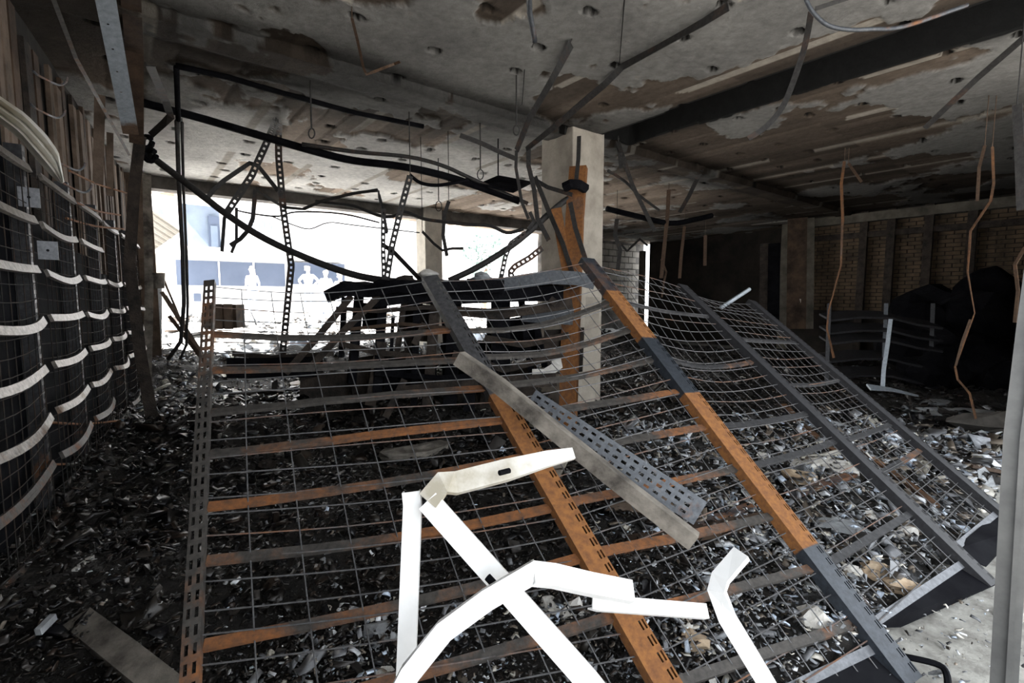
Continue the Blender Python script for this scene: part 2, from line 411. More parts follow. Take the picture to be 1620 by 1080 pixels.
# ================================================================== debris on the floor
def moundh(X, Y):
    a = U.x*X+U.y*Y; b = V.x*X+V.y*Y
    h = .03+.20*fbm(X*1.1, Y*1.1, 91, 4)-.05
    h = h+.55*np.exp(-(((a-2.9)/1.7)**2+((b-4.9)/.9)**2))*fbm(X*2, Y*2, 93, 3)*1.6
    h = h+.14*sst(2.0, .3, a)*sst(1.5, 3, b)
    h = h+.35*sst(7.6, 9.6, b)*(.5+fbm(X*2, Y*2, 95, 3))
    clear = sst(.66, .50, b+.2*fbm(X*5, Y*5, 97, 3)-.10)*sst(1.6, 2.0, a)
    clear = np.maximum(clear, sst(.2, .0, b))
    return h*(1-clear)-.05*clear
ga = np.arange(-.78, 12.5, .05); gb = np.arange(.12, 9.6, .05)
A, B = np.meshgrid(ga, gb); X = U.x*A+V.x*B; Y = U.y*A+V.y*B
Hm = moundh(X, Y)+fbm(X*9, Y*9, 12, 3)*.06-.03
c = np.broadcast_to(np.array([.016, .0135, .0115]), A.shape+(3,)).copy()*(.5+fbm(X*4, Y*4, 6, 4))[..., None]
c = mixc(c, (.12, .12, .12), sst(.58, .72, fbm(X*3.2, Y*3.2, 25, 4))*sst(-.2, .8, X)*.8)
bed = grid_mesh('debris_bed', X, Y, Hm, c, M_bed, 'stuff'); tag(bed, 'trodden layer of char and ash covering the whole floor', 'debris')
# chips
def chips(n, rs, xy, zf, size, pal, palep, name, label):
    """n bent flakes with thickness, one mesh"""
    Lx = size*rs.uniform(.6, 1.6, n); Ly = size*rs.uniform(.25, .8, n); th = np.clip(size*.07, .002, .012)*rs.uniform(.5, 1.8, n)
    bend = rs.normal(0, .22, n)*Lx
    V8 = np.zeros((n, 12, 3))
    k = 0
    for lay in (1, -1):
        for ix in (-1, 0, 1):
            for iy in (-1, 1):
                j = rs.uniform(.6, 1.1, (n, 2))
                V8[:, k, 0] = ix*Lx/2*j[:, 0]+(ix == 0)*rs.normal(0, .12, n)*Lx
                V8[:, k, 1] = iy*Ly/2*j[:, 1]
                V8[:, k, 2] = lay*th/2+(abs(ix)-.5)*bend
                k += 1
    # random rotation: yaw, then a modest tilt
    yaw = rs.uniform(0, 2*np.pi, n); tx = rs.normal(0, .29, n); ty = rs.normal(0, .29, n)
    cy, sy = np.cos(yaw), np.sin(yaw); cx, sx = np.cos(tx), np.sin(tx); cz, sz = np.cos(ty), np.sin(ty)
    x, y, z = V8[..., 0], V8[..., 1], V8[..., 2]
    y, z = y*cx[:, None]-z*sx[:, None], y*sx[:, None]+z*cx[:, None]
    x, z = x*cz[:, None]+z*sz[:, None], -x*sz[:, None]+z*cz[:, None]
    x, y = x*cy[:, None]-y*sy[:, None], x*sy[:, None]+y*cy[:, None]
    px, py = xy
    pz = zf(px, py)+rs.uniform(-.01, .05, n)+np.abs(V8[..., 2]).max(1)*.3
    co = np.stack([x+px[:, None], y+py[:, None], z+pz[:, None]], -1).reshape(-1, 3)
    f0 = np.array([(0, 2, 3, 1), (2, 4, 5, 3), (6, 7, 9, 8), (8, 9, 11, 10), (0, 6, 8, 2), (2, 8, 10, 4), (1, 3, 9, 7), (3, 5, 11, 9), (0, 1, 7, 6), (4, 10, 11, 5)])
    q = (f0[None]+np.arange(n)[:, None, None]*12).reshape(-1, 4)
    me = bpy.data.meshes.new(name)
    me.vertices.add(len(co)); me.vertices.foreach_set('co', co.ravel())
    me.loops.add(q.size); me.loops.foreach_set('vertex_index', q.ravel())
    me.polygons.add(len(q)); me.polygons.foreach_set('loop_start', np.arange(0, q.size, 4)); me.polygons.foreach_set('loop_total', np.full(len(q), 4))
    me.update(calc_edges=True)
    u = rs.uniform(0, 1, n); pick = np.where(u < palep*.35, 2, np.where(u < palep, 1, 0))
    pal_ = [np.array(p) for p in pal]
    cc = np.zeros((n, 3))
    for g in range(3):
        idx = np.where(pick == g)[0]; cc[idx] = pal_[g][rs.randint(0, len(pal_[g]), len(idx))]
    cc = cc*rs.uniform(.6, 1.25, n)[:, None]
    ca = me.color_attributes.new('tint', 'FLOAT_COLOR', 'POINT')
    ca.data.foreach_set('color', np.concatenate([np.repeat(cc, 12, 0), np.ones((n*12, 1))], 1).ravel())
    me.materials.append(M_chip)
    o = bpy.data.objects.new(name, me); COL.objects.link(o)
    return tag(o, label, 'debris', kind='stuff')
PAL = ([(.018, .016, .015), (.03, .026, .022), (.012, .012, .014), (.045, .032, .024), (.05, .045, .042)],
       [(.26, .265, .28), (.16, .165, .175), (.36, .375, .40), (.24, .20, .16)], [(.80, .82, .85), (.66, .75, .88), (.72, .68, .60)])  # blue whites paint skylight glints into the chips
def ash_lit_prob(X, Y):  # real ash plus painted daylight: chips paler where the openings light the floor
    a = U.x*X+U.y*Y; b = V.x*X+V.y*Y
    r = .025+.85*sst(.1, 1.6, X)*sst(5.7, 4.3, Y)+.35*sst(2.2, 1.2, Y)*sst(-.9, -.2, X)+.75*sst(5.6, 7.0, b)*sst(7, 5, a)
    return np.clip(r*(.5+fbm(X*1.7, Y*1.7, 33, 3)), 0, .85)
def scatter(n, rs, d0, d1):
    d = np.exp(rs.uniform(np.log(d0), np.log(d1), n*3)); th = rs.uniform(-.98, .90, n*3)
    x = d*np.sin(th); y = d*np.cos(th); a = U.x*x+U.y*y; b = V.x*x+V.y*y
    ok = (a > -.72) & (a < 12.4) & (b > .16) & (b < 9.4); h = moundh(x, y); ok &= (h > .0) | (rs.uniform(0, 1, n*3) < .30)
    x, y = x[ok][:n], y[ok][:n]; return x, y
zf = lambda x, y: np.maximum(moundh(x, y), 0.0)
xy = scatter(55000, rng, .75, 14)
sz = np.clip(rng.lognormal(math.log(.024), .60, len(xy[0])), .008, .16)*np.clip(np.hypot(*xy)/3.0, .5, 1.9)*np.where(moundh(*xy) > 0, 1, .55)
chips(len(xy[0]), rng, xy, zf, sz, PAL, ash_lit_prob(*xy), 'debris_flakes', 'burnt flakes and chips of every shade strewn thickly over the floor')
cl = []
for (x0, y0, n_, sg) in ((500, 1060, 420, .16), (590, 1000, 260, .12), (900, 990, 260, .14), (1290, 735, 320, .30), (1340, 850, 320, .20), (1250, 860, 220, .15), (1430, 700, 420, .40), (1520, 700, 420, .45), (1160, 930, 260, .14), (1060, 1010, 260, .13), (270, 560, 160, .4), (300, 600, 200, .4), (480, 600, 260, .4)):
    p = Pz(x0, y0, .1); cl.append(np.stack([rng.normal(p.x, sg, n_), rng.normal(p.y, sg, n_)], 1))
cl = np.concatenate(cl); okc = (V.x*cl[:, 0]+V.y*cl[:, 1] > .2) & (moundh(cl[:, 0], cl[:, 1]) > 0); cl = cl[okc]
chips(len(cl), rng, (cl[:, 0], cl[:, 1]), zf, np.clip(rng.lognormal(math.log(.022), .6, len(cl)), .008, .13)*np.clip(np.hypot(cl[:, 0], cl[:, 1])/2.5, .6, 1.8), PAL, np.full(len(cl), .92), 'ash_flakes', 'pale ash flakes gathered in patches on the darker floor debris')
# larger flakes picked out one by one (see the end)

# ================================================================== the fallen rack
TOPS = [P(331, 443, 2.5), P(680, 436, 2.82), P(930, 408, 3.4), P(1080, 450, 4.1), P(1190, 475, 4.8)]
BOTS = [P(284, 1600, .92), P(1172, 1395, 1.2), Pz(1448, 1078, .03), Pz(1574, 924, .03), Pz(1618, 834, .03)]
for p in BOTS: p.z = max(p.z, .03)
rack = root('fallen_rack', 'collapsed four bay wire mesh display rack with rusty rails leaning back across the room', 'rack', (1, 1.8, 0))
NRM = []
for i in range(5):
    d = TOPS[i]-BOTS[i]; j0, j1 = max(i-1, 0), min(i+1, 4)
    h = (TOPS[j1]-TOPS[j0])+(BOTS[j1]-BOTS[j0]); n_ = h.cross(d).normalized()
    NRM.append(n_)
rustf = [lambda f: .36-.2*f+.2*math.sin(f*9), lambda f: .95 if f < .62 else .12,
         lambda f: (.10 if f < .20 else .95 if f < .53 else .12 if f < .70 else .85 if f < .86 else .3),
         lambda f: .0, lambda f: .0]
UM = [M_rail, M_steel, M_grey, M_steel, M_grey]
HT = [[.842, .738, .636, .551, .457, .374, .262, .165, .065], [.821, .733, .654, .575, .49, .395, .31, .22, .125], [.84, .74, .64, .545, .45, .355, .26, .165, .085], [.84, .74, .64, .545, .45, .355, .26, .165, .07], [.84, .74, .64, .545, .45, .355, .26, .165, .07]]
UM[3] = UM[4] = metal('black upright steel', (.016, .016, .018), (.04, .04, .045), rough=.6, met=.1)
UM[1] = metal('rack upright steel', (.03, .03, .033), (.10, .10, .105), (.29, .12, .034), (.15, .06, .024), k=.9)
UM[2] = metal('blued upright steel', (.022, .026, .033), (.055, .065, .08), (.29, .12, .032), (.15, .06, .024), k=.9)
for i in range(5):
    w, dp = (.046, .03) if i == 0 else (.088, .045) if i == 1 else (.112, .05)
    prof = [(w/2, -dp), (w/2, 0), (w/2-.005, 0), (w/2-.012, 0), (w/2-.019, 0), (w/2-.026, 0), (-w/2, 0), (-w/2, -dp)] if i else [(w/2, -dp), (w/2, 0), (.016, 0), (.006, 0), (-.006, 0), (-.016, 0), (-w/2, 0), (-w/2, -dp)]
    part('upright', MB().sheet([BOTS[i], TOPS[i]], prof, {2, 4}, .05, .030, NRM[i], rustf[i]), UM[i], rack, solid=.003,
         label=['slotted rust stained upright', 'black topped upright with orange rust', 'upright banded blue and orange', 'black upright', 'grey upright'][i])
def surf(i, s, t, off=0.0):
    p = BOTS[i].lerp(BOTS[i+1], s).lerp(TOPS[i].lerp(TOPS[i+1], s), t)
    n_ = NRM[i].lerp(NRM[i+1], s)
    bulge = math.sin(math.pi*s)*(-.035-.03*math.sin(t*7+i*2))+.02*math.sin(t*13+i)*math.sin(math.pi*s)
    return p+n_*(off-.03+bulge*(.5+t*.7))
RNG2 = random.Random(21)
for i in range(4):
    L = (TOPS[i]-BOTS[i]).length
    t0 = .02
    nr = 9
    for k in range(nr):
        if i == 2 and k not in (0, 2, 4, 5, 7): continue
        if i == 3 and k not in (1, 3, 5, 6): continue
        tl, tr = HT[i][k]+RNG2.uniform(-.004, .004), HT[i+1][k]+RNG2.uniform(-.004, .004)
        pts = [surf(i, s, tl*(1-s)+tr*s, .004+RNG2.uniform(-.003, .003)) for s in np.linspace(.02, .98, 9)]
        up = (TOPS[i]-BOTS[i]).normalized()
        n0 = (NRM[i]+NRM[i+1]).normalized()
        if i < 2: rf = (.56 if k in (3, 4, 5, 6, 7) else .30)-(.12 if i else 0)
        else: rf = .02+.22*(k in (2, 3, 6))
        ph = RNG2.uniform(0, 6)
        part('rail', MB().sweep(pts, flat(.034, .016), n0+up*.25, rust=lambda f: rf+.22*math.sin(f*5+ph)), M_rail if i < 2 else M_rail2, rack)
    m_ = MB(); nh = 28 if i < 2 else 25; nv = 8 if i == 0 else 10
    for k in range(nh+1):
        t0 = .03 if i < 2 else .075; t = t0+k*((.985-t0)/nh)
        jit = RNG2.uniform(-.004, .004)
        pts = [surf(i, s, t+jit, .012+.006*math.sin(k*3.7+s*5)) for s in np.linspace(.01, .99, 9)]
        m_.sweep(pts, rnd(.0026, 5), NRM[i], rust=.15+(.30 if RNG2.random() < .3 else 0))
    for k in range(1, nv):
        s = k/nv
        pts = [surf(i, s+.004*math.sin(t*9+k), t, .010) for t in np.linspace(.03 if i < 2 else .085-.03*s, .985, 16)]
        m_.sweep(pts, rnd(.0024, 5), NRM[i], rust=.12)
    part('wire_mesh', m_, M_wire, rack, kind='stuff')
# black kick plates under the two bays on the right, and the last bay
for i in (1, 2, 3):
    n0 = (NRM[i]+NRM[i+1]).normalized()
    e0 = surf(i, 0.02, .075, -.01); e1 = surf(i, .98, .05, -.01)
    d1 = BOTS[i+1].copy(); d0 = [None, Pz(1300, 1180, .03), Pz(1425, 990, .03), Pz(1560, 895, .03)][i]
    off = Vector((0, 0, -.006))
    part('kick_plate', MB().add([e0, e1, d1, d0, e0+off, e1+off, d1+off, d0+off], [(0, 1, 2, 3), (7, 6, 5, 4), (0, 4, 5, 1), (1, 5, 6, 2), (2, 6, 7, 3), (3, 7, 4, 0)]), M_blackm, rack)
    pts = [surf(i, s, .075-.025*s, .012) for s in np.linspace(.04, .98, 6)]
    part('bottom_rail', MB().sweep(pts, Cp(.032, .02, .004), n0, rust=.05), M_galv2, rack)
# ================================================================== white bent frames in front
def px(path, d0, d1):
    L = [0.0]
    for i in range(1, len(path)): L.append(L[-1]+math.hypot(path[i][0]-path[i-1][0], path[i][1]-path[i-1][1]))
    return [P(x, y, d0+(d1-d0)*l/L[-1]) for (x, y), l in zip(path, L)]
def wf(name, label, path, d0, d1, w, dp=.022, hint=None, mat=None, twist=0.0):
    pts = px(path, d0, d1)
    return T(name, label, 'window frame', MB().sweep(pts, Cp(w, dp, .004), hint, twist), mat or M_white, 'bent white frame lengths at the front')
wf('frame_length', 'white frame length standing upright beside the crossed pair', [(650, 778), (652, 800), (648, 900), (640, 1100), (632, 1560)], 1.22, 1.0, .046, twist=.15)
q = root('frame_length', 'long white frame length with a slot and a kinked scorched top, crossing another', 'window frame', P(800, 940, 1.1), 'bent white frame lengths at the front')
part('leg', MB().sweep(px([(676, 792), (792, 922), (932, 1080), (1180, 1400)], 1.2, .98), Cp(.056, .024, .004), twist=.1), M_white, q)
pts = px([(676, 792), (700, 762), (722, 762), (800, 742), (868, 724), (908, 716)], 1.2, 1.34)
part('kinked_top', MB().sweep(pts, Cp(.056, .026, .004), twist=-.25, taper=lambda f: 1-.45*max(0, f-.6)/.4), M_cream, q, label='scorched cream kinked top')
part('slot', MB().sweep(px([(771, 912), (785, 927)], 1.112, 1.098), rnd(.009, 8)), M_black, q)
part('slot', MB().sweep(px([(790, 748), (806, 744)], 1.23, 1.25), rnd(.007, 8)), M_black, q)
q = root('frame_length', 'white frame length rising from below and bent over to a cut end', 'window frame', P(760, 960, 1.05), 'bent white frame lengths at the front')
part('leg', MB().sweep(px([(560, 1240), (648, 1068), (702, 1000), (770, 950), (852, 902)], 1.0, 1.08), Cp(.046, .022, .004), twist=.2), M_white, q)
part('bent_arm', MB().sweep(px([(846, 904), (880, 908), (940, 922), (1003, 934)], 1.08, 1.16), Cp(.050, .026, .004), twist=-.35), M_white, q)
wf('frame_length', 'short white frame length lying level beside the orange rusted upright', [(938, 950), (950, 953), (1120, 966)], 1.17, 1.26, .036, twist=-.2)
wf('frame_length', 'white frame length bent like an elbow at the lower edge', [(1172, 872), (1138, 912), (1132, 935), (1150, 980), (1215, 1085), (1400, 1400)], 1.38, 1.05, .048, twist=lambda f: .5-.9*f)
# ================================================================== loose beams on the rack
T('loose_beam', 'ash coated timber beam lying diagonally on the fallen mesh', 'beam', MB().sweep(px([(726, 566), (790, 610), (900, 700), (1000, 780), (1098, 856)], 2.12, 1.72), flat(.062, .05), twist=.35), M_beam)
q = MB().sheet(px([(838, 632), (1108, 812)], 2.12, 1.83), [(.05, -.03), (.05, 0), (.034, 0), (.024, 0), (.006, 0), (-.006, 0), (-.024, 0), (-.034, 0), (-.05, 0), (-.05, -.03)], {2, 4, 6}, .040, .022, None, .12)
T('perforated_channel', 'grey perforated steel channel lying beside the ash coated beam', 'channel', q, M_grey, solid=.003)
T('loose_beam', 'scorched timber offcut lying on the char at the lower corner', 'beam', MB().sweep([Pz(125, 982, .20), Pz(200, 1040, .18), Pz(300, 1120, .12)], flat(.085, .05), (0, -.3, 1)), M_beam)
T('black_cable', 'black cable loop on the pale floor by the rack foot', 'cable', MB().sweep(smooth([Pz(1418, 1036, .05), Pz(1450, 1042, .06), Pz(1486, 1052, .06), Pz(1498, 1068, .05), Pz(1500, 1100, .03)]), rnd(.011, 6)), M_blackm)
# ================================================================== door frame on the right edge
q = root('door_frame', 'grey aluminium door frame upright at the edge of the shopfront', 'door frame', (1.42, 1.40, 0))
pts = [P(1565, 1500, 1.42), P(1588, 1080, 1.42), P(1611, 690, 1.42), P(1632, 520, 1.42), P(1690, 100, 1.42), P(1700, -250, 1.42)]
M_alu = mottled('dusty aluminium', (.11, .11, .11), (.19, .19, .185), 5, .5, .3, .1, .003)
part('post', MB().sweep(pts, flat(.062, .05)), M_alu, q)
part('glazing_bead', MB().sweep([p+Vector((-.018, -.03, 0)) for p in pts], flat(.012, .012)), M_alu, q)

# ================================================================== the standing rack along the left wall
lrack = root('standing_rack', 'blackened mesh rack with pale sagging rails standing along the side wall', 'rack', LA)
ts = [-.5, .55, 1.55, 2.55, 3.55, 4.5, 5.3]
for t in ts:
    p = LA+LD*t; w = .05
    pr = [(w/2, -.07), (w/2, 0), (.016, 0), (.006, 0), (-.006, 0), (-.016, 0), (-w/2, 0), (-w/2, -.07)]
    part('upright', MB().sheet([p+Z*.02, p+Z*2.2], pr, {2, 4}, .05, .03, LN, lambda f: .12+.15*(f < .3)), M_steel, lrack, solid=.003)
for i in range(len(ts)-1):
    m_ = MB()
    for k in range(8):
        z = .24+k*.262
        if i > 2 and k in (1, 6): continue
        sagz = rb.uniform(.01, .05); out = rb.uniform(.0, .05)
        pts = []
        for s in np.linspace(.09, .93, 8):
            p = LA+LD*(ts[i]+(ts[i+1]-ts[i])*s)+LN*(.03+out*math.sin(math.pi*s)); p.z = z-sagz*math.sin(math.pi*s); pts.append(p)
        rf = .05 if k > 2 else .3
        part('rail', MB().sweep(pts, flat(.042, .018), LN+Z*.35, rust=lambda f: rf), M_shiny if k > 1 else M_rail, lrack)
    for k in range(24):
        z = .15+k*.083
        pts = []
        for s in np.linspace(0, 1, 6):
            p = LA+LD*(ts[i]+(ts[i+1]-ts[i])*s)+LN*(.01+.03*math.sin(math.pi*s)); p.z = z-.02*math.sin(math.pi*s); pts.append(p)
        m_.sweep(pts, rnd(.0026, 4), LN, rust=.4)
    for k in range(1, 10):
        p = LA+LD*(ts[i]+(ts[i+1]-ts[i])*k/10)+LN*.03
        m_.sweep([p+Z*.15, p+Z*2.08], rnd(.0026, 4), LN, rust=.4)
    part('wire_mesh', m_, M_darkwire, lrack, kind='stuff')
    if i in (0, 1, 2, 3, 4, 5):
        c = LA+LD*((ts[i]+ts[i+1])/2)-LN*.075
        hh = [1.17, .92, .86, .8, .75, .7][i]
        part('back_panel', MB().box(c+Z*(hh+.03), LD*((ts[i+1]-ts[i])*.46), LN*.006, Z*hh), M_blackm, lrack)
for (x0, y0, d) in ((46, 312, 2.62), (76, 396, 2.75)):
    p = P(x0, y0, d)
    b_ = part('bracket_plate', MB().box(p, LN*.04+LD*.01, LD*.004, Z*.05), M_galv2, lrack, label='pale grey bracket plate')
    part('bolt_hole', MB().sweep([p-LD*.002, p-LD*.006], rnd(.007, 8), Z), M_black, b_)
for k, (x0, y0, x1, y1, d) in enumerate(((78, 668, 190, 665, 2.9), (75, 735, 180, 720, 2.85), (60, 800, 170, 800, 2.8), (105, 345, 195, 362, 3.4), (110, 270, 200, 305, 3.6), (120, 320, 190, 340, 3.5))):
    pts = [P(x0, y0, d), P((x0+x1)/2, (y0+y1)/2+4, d+.7), P(x1, y1, d+1.4)]
    part('wire_hook', MB().sweep(smooth(pts), rnd(.008, 6), rust=.8), M_rail, lrack)
# hooks up on the boards
for (x0, y0), lb in zip(((62, 120), (58, 172), (90, 255), (100, 290)), ('topmost wire hook before the scorched boards', 'wire hook just above the crumpled pale sheet', 'wire hook beside the point of the crumpled sheet', 'lowest wire hook above the standing rack')):
    pts = smooth([P(x0-10, y0-8, 2.75), P(x0, y0, 2.8), P(x0+30, y0+14, 3.0), P(x0+42, y0+10, 3.05), P(x0+45, y0+2, 3.06)])
    T('wire_hook', lb, 'hook', MB().sweep(pts, rnd(.006, 6), rust=.3), M_grey, 'wire hooks on the board wall')
# pale crumpled sheet
up_e = [(-40, 122), (0, 153), (40, 180), (72, 212), (92, 240), (101, 288)]; lo_e = [(-40, 160), (0, 194), (28, 216), (55, 248), (80, 276), (97, 290)]
q = MB(); n_ = 17
def along(e, f):
    x = f*(len(e)-1); i = min(int(x), len(e)-2); return e[i][0]+(e[i+1][0]-e[i][0])*(x-i), e[i][1]+(e[i+1][1]-e[i][1])*(x-i)
vs = []
for i in range(n_):
    f = i/(n_-1); a = along(up_e, f); c = along(lo_e, f)
    for j in range(10):
        g = j/9; k = .032*(1 if j % 3 == 0 else -1 if j % 3 == 1 else .2)
        vs.append(P(a[0]*(1-g)+c[0]*g, a[1]*(1-g)+c[1]*g, 1.98+.32*f+k*(1-f*.4)))
q.add(vs, [(i*10+j, i*10+j+1, i*10+j+11, i*10+j+10) for i in range(n_-1) for j in range(9)])
T('crumpled_sheet', 'pale ribbed metal sheet crumpled to a point above the wall rack', 'sheet', q, M_cream, solid=.004)

# ================================================================== upper left corner
q = MB().sheet([P(160, -40, 2.5), P(168, 5, 2.65), P(207, 212, 3.4)], [(.042, -.045), (.042, 0), (.014, 0), (.004, 0), (-.042, 0), (-.042, -.045)], {2}, .16, .012, None, lambda f: .0+.75*(f > .93))
T('ceiling_channel', 'galvanised channel slanting down from the ceiling corner', 'channel', q, M_galv, solid=.004)
T('angle_bar', 'thin rusty angle bar slanting along the top of the board wall', 'bar', MB().sweep([Pz(60, -60), P(85, 0, 2.75), P(120, 92, 3.2), P(160, 165, 3.9), P(205, 246, 4.9)], Lp(.022, .022, .003), rust=.3), M_rail)
T('ceiling_board', 'sooty board slanting beside the galvanised channel', 'board', MB().sweep([Pz(205, -30), P(213, 80, 3.6), P(216, 225, 4.3)], flat(.10, .03)), M_plank)
T('charred_post', 'charred post leaning at the end of the wall rack', 'post', MB().sweep([P(222, 215, 5.2), P(212, 300, 5.2), P(205, 420, 5.1), P(222, 560, 4.9), P(246, 690, 4.4)], flat(.10, .07), rust=.4), M_wood)
T('charred_post', 'charred upright board beside the open shopfront jamb', 'post', MB().sweep([Pz(232, 275, 3.1), P(236, 460, 6.9), P(232, 640, 6.4)], flat(.10, .05)), M_beam)
T('charred_post', 'pale scorched lath among the boards above the rack end', 'post', MB().sweep([P(158, 150, 4.2), P(155, 290, 4.2)], flat(.07, .02)), M_plank2)
T('charred_post', 'second pale scorched lath among the boards above the rack end', 'post', MB().sweep([P(174, 210, 4.6), P(174, 310, 4.6)], flat(.05, .02)), M_plank2)
q = root('pipe_clamp', 'black double pipe clamp at the head of the sagging runner', 'clamp', P(235, 235, 5.4))
for (x0, y0) in ((232, 225), (238, 246)):
    part('ring', MB().sweep([P(x0+9*math.cos(t), y0+9*math.sin(t), 5.35+.02*math.sin(2*t)) for t in np.linspace(0, 5.6, 12)], rnd(.028, 7)), M_black, q)

# ================================================================== hanging strips, pipes and wires
def strip(label, path, d0, d1, w=.05, th=.006, mat=None, rust=.25, name='hanging_strip', cat='strip', ceil=False, twist=.2, round_=False, sm=False, holes=None, group=None, solid=0):
    pts = px(path, d0, d1)
    if ceil:
        pass
    q_ = []
    for i in range(len(pts)):
        if i: q_ += [pts[i-1].lerp(pts[i], .33), pts[i-1].lerp(pts[i], .67)] if not sm else []
        q_.append(pts[i])
    pts = [v if v.z < 3.165 else Vector((0, 0, CAMZ))+(v-Vector((0, 0, CAMZ)))*((3.165-CAMZ)/(v.z-CAMZ)) for v in q_]
    if sm: pts = smooth(pts)
    if holes:
        m_ = MB().sheet(pts, [(w/2, -.02), (w/2, 0), (w*.16, 0), (-w*.16, 0), (-w/2, 0)], {2}, holes, holes*.45, None, rust); solid = .003
    elif round_: m_ = MB().sweep(pts, rnd(w/2, 8), rust=rust)
    else: m_ = MB().sweep(pts, Lp(w, w*.5, th), twist=twist, rust=rust)
    if ceil and pts[0].z < 3.19: m_.sweep([Vector((pts[0].x, pts[0].y, 3.235)), pts[0]], rnd(.004, 5))
    return T(name, label, cat, m_, mat or M_strip, group, solid=solid, sm=round_)
CD = lambda x, y: Pz(x, y, 3.21).y
strip('dark ceiling strip hanging steeply over the middle pillar', [(903, 70), (872, 128), (838, 186), (817, 238)], CD(903, 70), 4.9, .055, twist=.5)
strip('thin dark strip dropping below the steep strip beside the pillar', [(817, 238), (816, 265), (825, 318), (836, 346)], 4.9, 4.9, .03)
strip('long dark strip slanting down from the ceiling with a kink in the middle', [(1152, 10), (1112, 35), (1040, 75), (985, 105), (955, 135), (890, 190), (850, 222), (832, 236)], CD(1152, 10), 5.0, .052, twist=lambda f: .3+.5*math.sin(f*7))
strip('curved dark strip dangling in front of the black slot', [(1283, 20), (1276, 60), (1265, 100), (1240, 165), (1212, 200), (1184, 219)], CD(1283, 20), 3.5, .036, sm=True)
strip('straight dark strip slanting down near the right edge of the ceiling', [(1660, 25), (1620, 60), (1545, 125), (1463, 203)], CD(1660, 25), 4.3, .040, twist=-.1)
strip('grey cable drooping under the ceiling above the black slot', [(1272, -8), (1285, 18), (1310, 40), (1345, 47), (1380, 46), (1430, 42), (1530, 8)], 2.9, 2.95, .022, round_=True, mat=M_grey, sm=True, name='ceiling_cable', cat='cable')
strip('short dark strip sticking out beside the drooping grey cable', [(1290, 14), (1345, -4)], 2.95, 2.9, .022)
strip('brown strip hanging on a wire with a bent lower end', [(557, 30), (565, 62), (575, 108), (580, 118), (606, 108), (632, 98)], 3.25, 4.0, .018, mat=M_copper, rust=.2, ceil=True)
strip('long kinked copper brown strip hanging to the floor near the dark heap', [(1570, 232), (1572, 290), (1567, 318), (1535, 365), (1530, 430), (1541, 495), (1510, 580), (1514, 600), (1533, 622), (1543, 662)], 4.6, 4.75, .020, mat=M_copper, rust=.5, ceil=True, twist=lambda f: 2.5*f)
strip('short brown strip folded down beside the long copper brown strip', [(1558, 230), (1549, 265), (1546, 318)], 4.6, 4.6, .024, mat=M_copper, rust=.15, ceil=True)
strip('thin second leg of the kinked copper brown strip', [(1535, 505), (1522, 540), (1512, 578)], 4.7, 4.7, .018, mat=M_copper, rust=.1)
strip('orange brown strip hanging in front of the pale pilaster', [(1336, 255), (1331, 290), (1333, 345), (1330, 420), (1310, 490), (1307, 520), (1318, 566)], 6.2, 6.0, .032, mat=M_copper, rust=.55, ceil=True, twist=lambda f: 2*f)
strip('stub of brown strip beside the orange brown strip', [(1342, 258), (1363, 288)], 6.2, 6.1, .03, mat=M_copper, rust=.1, ceil=True)
strip('brown strip end hanging at the right edge beside the door frame', [(1628, 380), (1605, 418), (1610, 460), (1605, 510)], 4.2, 4.2, .026, mat=M_copper, rust=.3, twist=.6, ceil=True)
strip('dark strip hanging at the right edge under the ceiling', [(1609, 165), (1613, 250), (1616, 332)], 3.4, 3.4, .05, ceil=True)
strip('dark strip slanting down right of the middle pillar', [(978, 225), (1000, 292), (1036, 366)], 6.0, 6.4, .05, ceil=True)
strip('short dark strip hanging right beside the middle pillar top', [(979, 228), (983, 266)], 6.0, 6.0, .05, ceil=True)
strip('dark cable sagging away right from the middle pillar', [(962, 270), (990, 288), (1010, 308), (1042, 332)], 6.0, 7.0, .035, round_=True, sm=True, name='ceiling_cable', cat='cable')
strip('rust brown strip hanging before the black partition', [(1058, 300), (1056, 340), (1050, 400), (1046, 440)], 8.0, 8.0, .06, mat=M_copper, rust=.1, ceil=True)
strip('thick black pipe sagging under the ceiling right of the pillar', [(960, 330), (1000, 340), (1060, 353), (1100, 347), (1126, 341)], 7.6, 8.4, .085, round_=True, sm=True, mat=M_black, name='sagging_pipe', cat='pipe')
strip('dark strip leaning above the thick black pipe', [(1075, 336), (1090, 310), (1109, 270)], 8.0, 7.3, .06)
strip('dark strip pair dangling before the pale block wall', [(976, 346), (973, 372), (981, 395), (977, 428)], 8.6, 8.6, .07, ceil=True)
strip('thin dark cable drooping past the pale block wall', [(981, 385), (992, 397), (1012, 378), (1024, 388)], 9, 9.5, .04, round_=True, name='ceiling_cable', cat='cable')
strip('brown strip hanging before the black partition, second from the pillar', [(1083, 358), (1078, 400), (1075, 440)], 10, 10, .06, mat=M_copper, rust=.0, ceil=True)
strip('dull brown strip hanging before the black partition, third from the pillar', [(1116, 372), (1115, 420)], 11, 11, .07, mat=M_copper, rust=.0, ceil=True)
strip('forked pale twig of wire by the black partition', [(1046, 410), (1054, 430), (1050, 448), (1047, 470)], 8.0, 8.0, .03, mat=M_copper, rust=.0)
